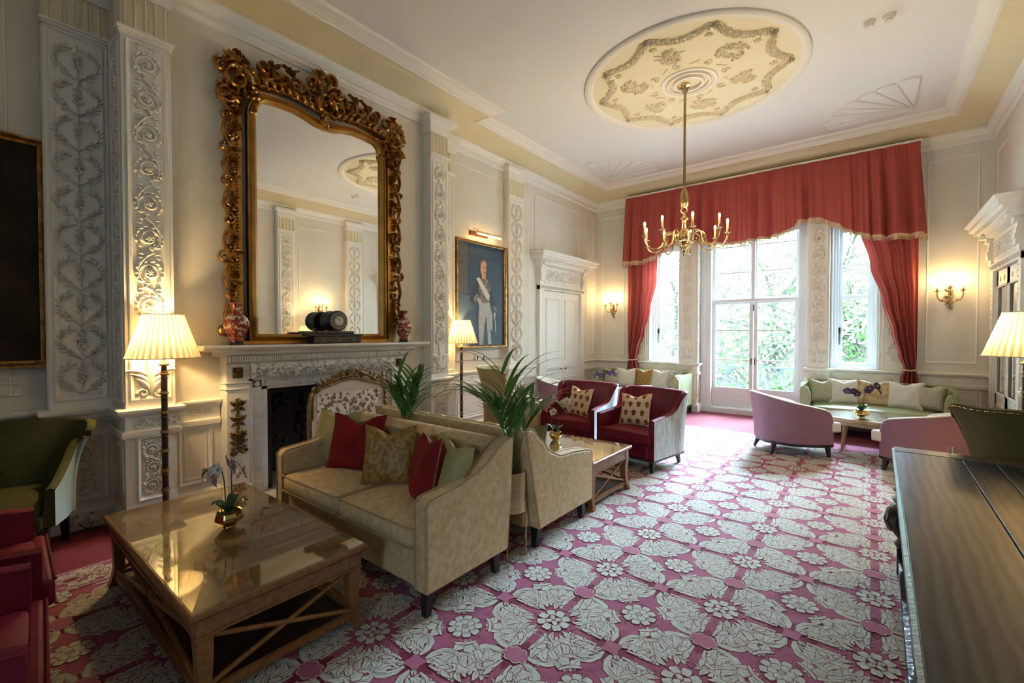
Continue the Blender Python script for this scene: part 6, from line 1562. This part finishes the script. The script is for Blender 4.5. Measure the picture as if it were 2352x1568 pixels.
# glass tumbler on the small thing behind the table
t = thing('glass_tumbler', 'small clear glass at the far edge of the old oak table', 'glass', (.40, 3.815, .7535))
b = MB(); b.lathe([(.022,0),(.028,.05),(.0265,.05),(.020,.004),(.001,.004)], n=24); b.build('glass_body', GLASST, t)

# ------------------------------------------------------------------ fire screen
t = thing('fire_screen', 'gilt framed fire screen with floral tapestry before the hearth', 'fire screen', (-4.06, 2.50, .022), .0)
T = plane_T((0,0,0), (0,1,0), (0,0,1), (1,0,0))
h = .42
arch = [(-h,.10),(-h,.80),(-h+.02,.90),(-h+.08,.955),(-.22,.985),(-.1,1.02),(0,1.035),(.1,1.02),(.22,.985),(h-.08,.955),(h-.02,.90),(h,.80),(h,.10)]
b = MB(); b.prism([(y, z) for y, z in arch], 'X', -.012, .008); b.build('linen_ground', TAPESB, t)
b = MB(); b.prism([(-h+.07,.16),(h-.07,.16),(h-.07,.90),(-h+.07,.90)], 'X', .008, .012); tp = b.build('tapestry_panel', TAPES, t)
b = MB(); rr = random.Random(4); TT = lambda x, y, w=0: T(x, y, w*.2+.0122)
for k in range(46):
    x, y = rr.uniform(-h+.14, h-.14), rr.uniform(.20, .82); r = rr.uniform(.012, .03)
    if k % 3 == 0: b.flower(TT, x, y, r, .01, 5)
    else: b.leaf(TT, x, y, rr.uniform(0, 6.28), .06, .010, .01, rr.uniform(-1, 1))
for k in range(5): b.stroke(TT, [(-.25+k*.12, .2), (-.3+k*.13, .4), (-.22+k*.1, .6), (-.28+k*.13, .8)], .003, .005)
b.build('embroidered_flowers', mat('embroidery_rust', (.26,.09,.05), .8, col2=(.34,.22,.10), scale=12, contrast=(.45,.55)), tp)
GS = mat('pale_gilt', (.44,.32,.17), .3, .85, col2=(.22,.14,.06), scale=25)
b = MB(); b.sweep([T(x, y, 0) for x, y in arch][::-1], (1,0,0), [(.02,-.015),(.02,.012),(.008,.028),(-.008,.030),(-.02,.015),(-.02,-.015)]); b.build('gilt_frame', GS, t)
b = MB(); TT = lambda x, y, w=0: T(x, y, w+.02)
for s in (-1, 1):
    b.stroke(TT, spiral(s*.09, 1.06, .05, PI/2, 1.3, s, 16), .011, .03); b.stroke(TT, [(s*.08,1.10),(s*.17,1.06),(s*.26,1.00),(s*.34,.985)], [.02,.018,.014,.008], .03)
    for q in range(7): b.leaf(TT, s*(.05+.045*q), 1.06-.011*q, PI/2-s*(.2+.2*q), .07, .014, .03, s*1.0)
    b.stroke(TT, spiral(s*.375, .955, .04, 0, 1.2, s, 14), .011, .03)
    for q in range(5): b.leaf(TT, s*.39, .94-.05*q, -PI/2+s*.3, .08, .012, .02, -s*.4)
for q in range(7): b.leaf(TT, 0, 1.05, PI/2+(q-3)*.4, .085, .017, .035, (q-3)*.3)
b.flower(TT, 0, 1.07, .04, .03, 7); b.flower(TT, -.05, 1.10, .025, .03, 6); b.flower(TT, .05, 1.10, .025, .03, 6); b.build('carved_crest', GS, t)
for s in (-1, 1):
    b = MB(); b.tube([(-.14, s*(h-.02), .01), (-.08, s*(h-.02), .06), (0, s*(h-.02), .11), (.08, s*(h-.02), .06), (.14, s*(h-.02), .01)], [.012,.016,.02,.016,.012], 8); b.build('foot', GS, t)

# glass side table near the portrait
t = thing('side_table', 'small round glass topped side table with metal legs under the portrait', 'side table', (-3.88, 5.26, 0))
b = MB(); b.lathe([(.19,.535),(.19,.545),(.001,.545)], n=40); b.build('glass_top', GLASST, t)
b = MB(); b.tube([(.195*cos(2*PI*i/40), .195*sin(2*PI*i/40), .54) for i in range(41)], .007, 6); b.build('metal_rim', CHROME, t)
for k in range(3): a = 2*PI*k/3+.4; b = MB(); b.tube([(.19*cos(a), .19*sin(a), .535), (.19*cos(a), .19*sin(a), 0)], .008, 8); b.build('leg', CHROME, t)
b = MB(); b.tube([(.19*cos(2*PI*i/40), .19*sin(2*PI*i/40), .10) for i in range(41)], .005, 6); b.build('lower_ring', CHROME, t)
scale_furn()
EXPO, WSTR, SUNE = 1.32, 10.0, 60.0
# ------------------------------------------------------------------ camera, light
H = 1.57
cd = bpy.data.cameras.new('camera'); cam = bpy.data.objects.new('camera', cd); COL.objects.link(cam)
cd.sensor_width = 36; cd.lens = 36*1033/2352; cd.clip_start = 0.02; cd.clip_end = 200
cam.location = (0, 0, H); cam.rotation_euler = (math.radians(90-1.0537), 0, math.radians(38.574))
SC.camera = cam
SC.view_settings.view_transform = 'Standard'; SC.view_settings.look = 'None'; SC.view_settings.exposure = EXPO; SC.view_settings.gamma = 1
SC.view_settings.use_curve_mapping = False
w = bpy.data.worlds.new('world'); SC.world = w; w.use_nodes = True
bg = w.node_tree.nodes['Background']; bg.inputs['Color'].default_value = (0.56, 0.80, 1.0, 1); bg.inputs['Strength'].default_value = WSTR
cy = SC.cycles
cy.use_adaptive_sampling = True; cy.adaptive_threshold = 0.1; cy.adaptive_min_samples = 16; cy.use_denoising = True
cy.max_bounces = 6; cy.diffuse_bounces = 3; cy.glossy_bounces = 4; cy.transmission_bounces = 4; cy.transparent_max_bounces = 8
cy.caustics_reflective = False; cy.caustics_refractive = False; cy.sample_clamp_indirect = 6
try: cy.denoiser = 'OPENIMAGEDENOISE'
except Exception: pass
# daylight portals in the real openings
for x0, x1, z0, z1 in ((-3.7, -3.1, 1.0, 3.5), (-2.5, -1.0, .4, 3.5), (-.5, .05, 1.0, 3.5)):
    light('daylight_portal', 'AREA', ((x0+x1)/2, 9.95, (z0+z1)/2), 1, (1, 1, 1), rot=(PI/2+PI, 0, 0), sx=x1-x0, sy=z1-z0, portal=True)
for x0, x1 in ((.2, .9),):
    light('daylight_portal', 'AREA', ((x0+x1)/2, YB-.3, 2.2), 1, (1, 1, 1), rot=(PI/2, 0, 0), sx=x1-x0, sy=2.5, portal=True)

light('sun', 'SUN', (0, 20, 12), SUNE, (.56, .79, 1.0), math.radians(34), rot=(-math.radians(90-31), 0, math.radians(-8)))
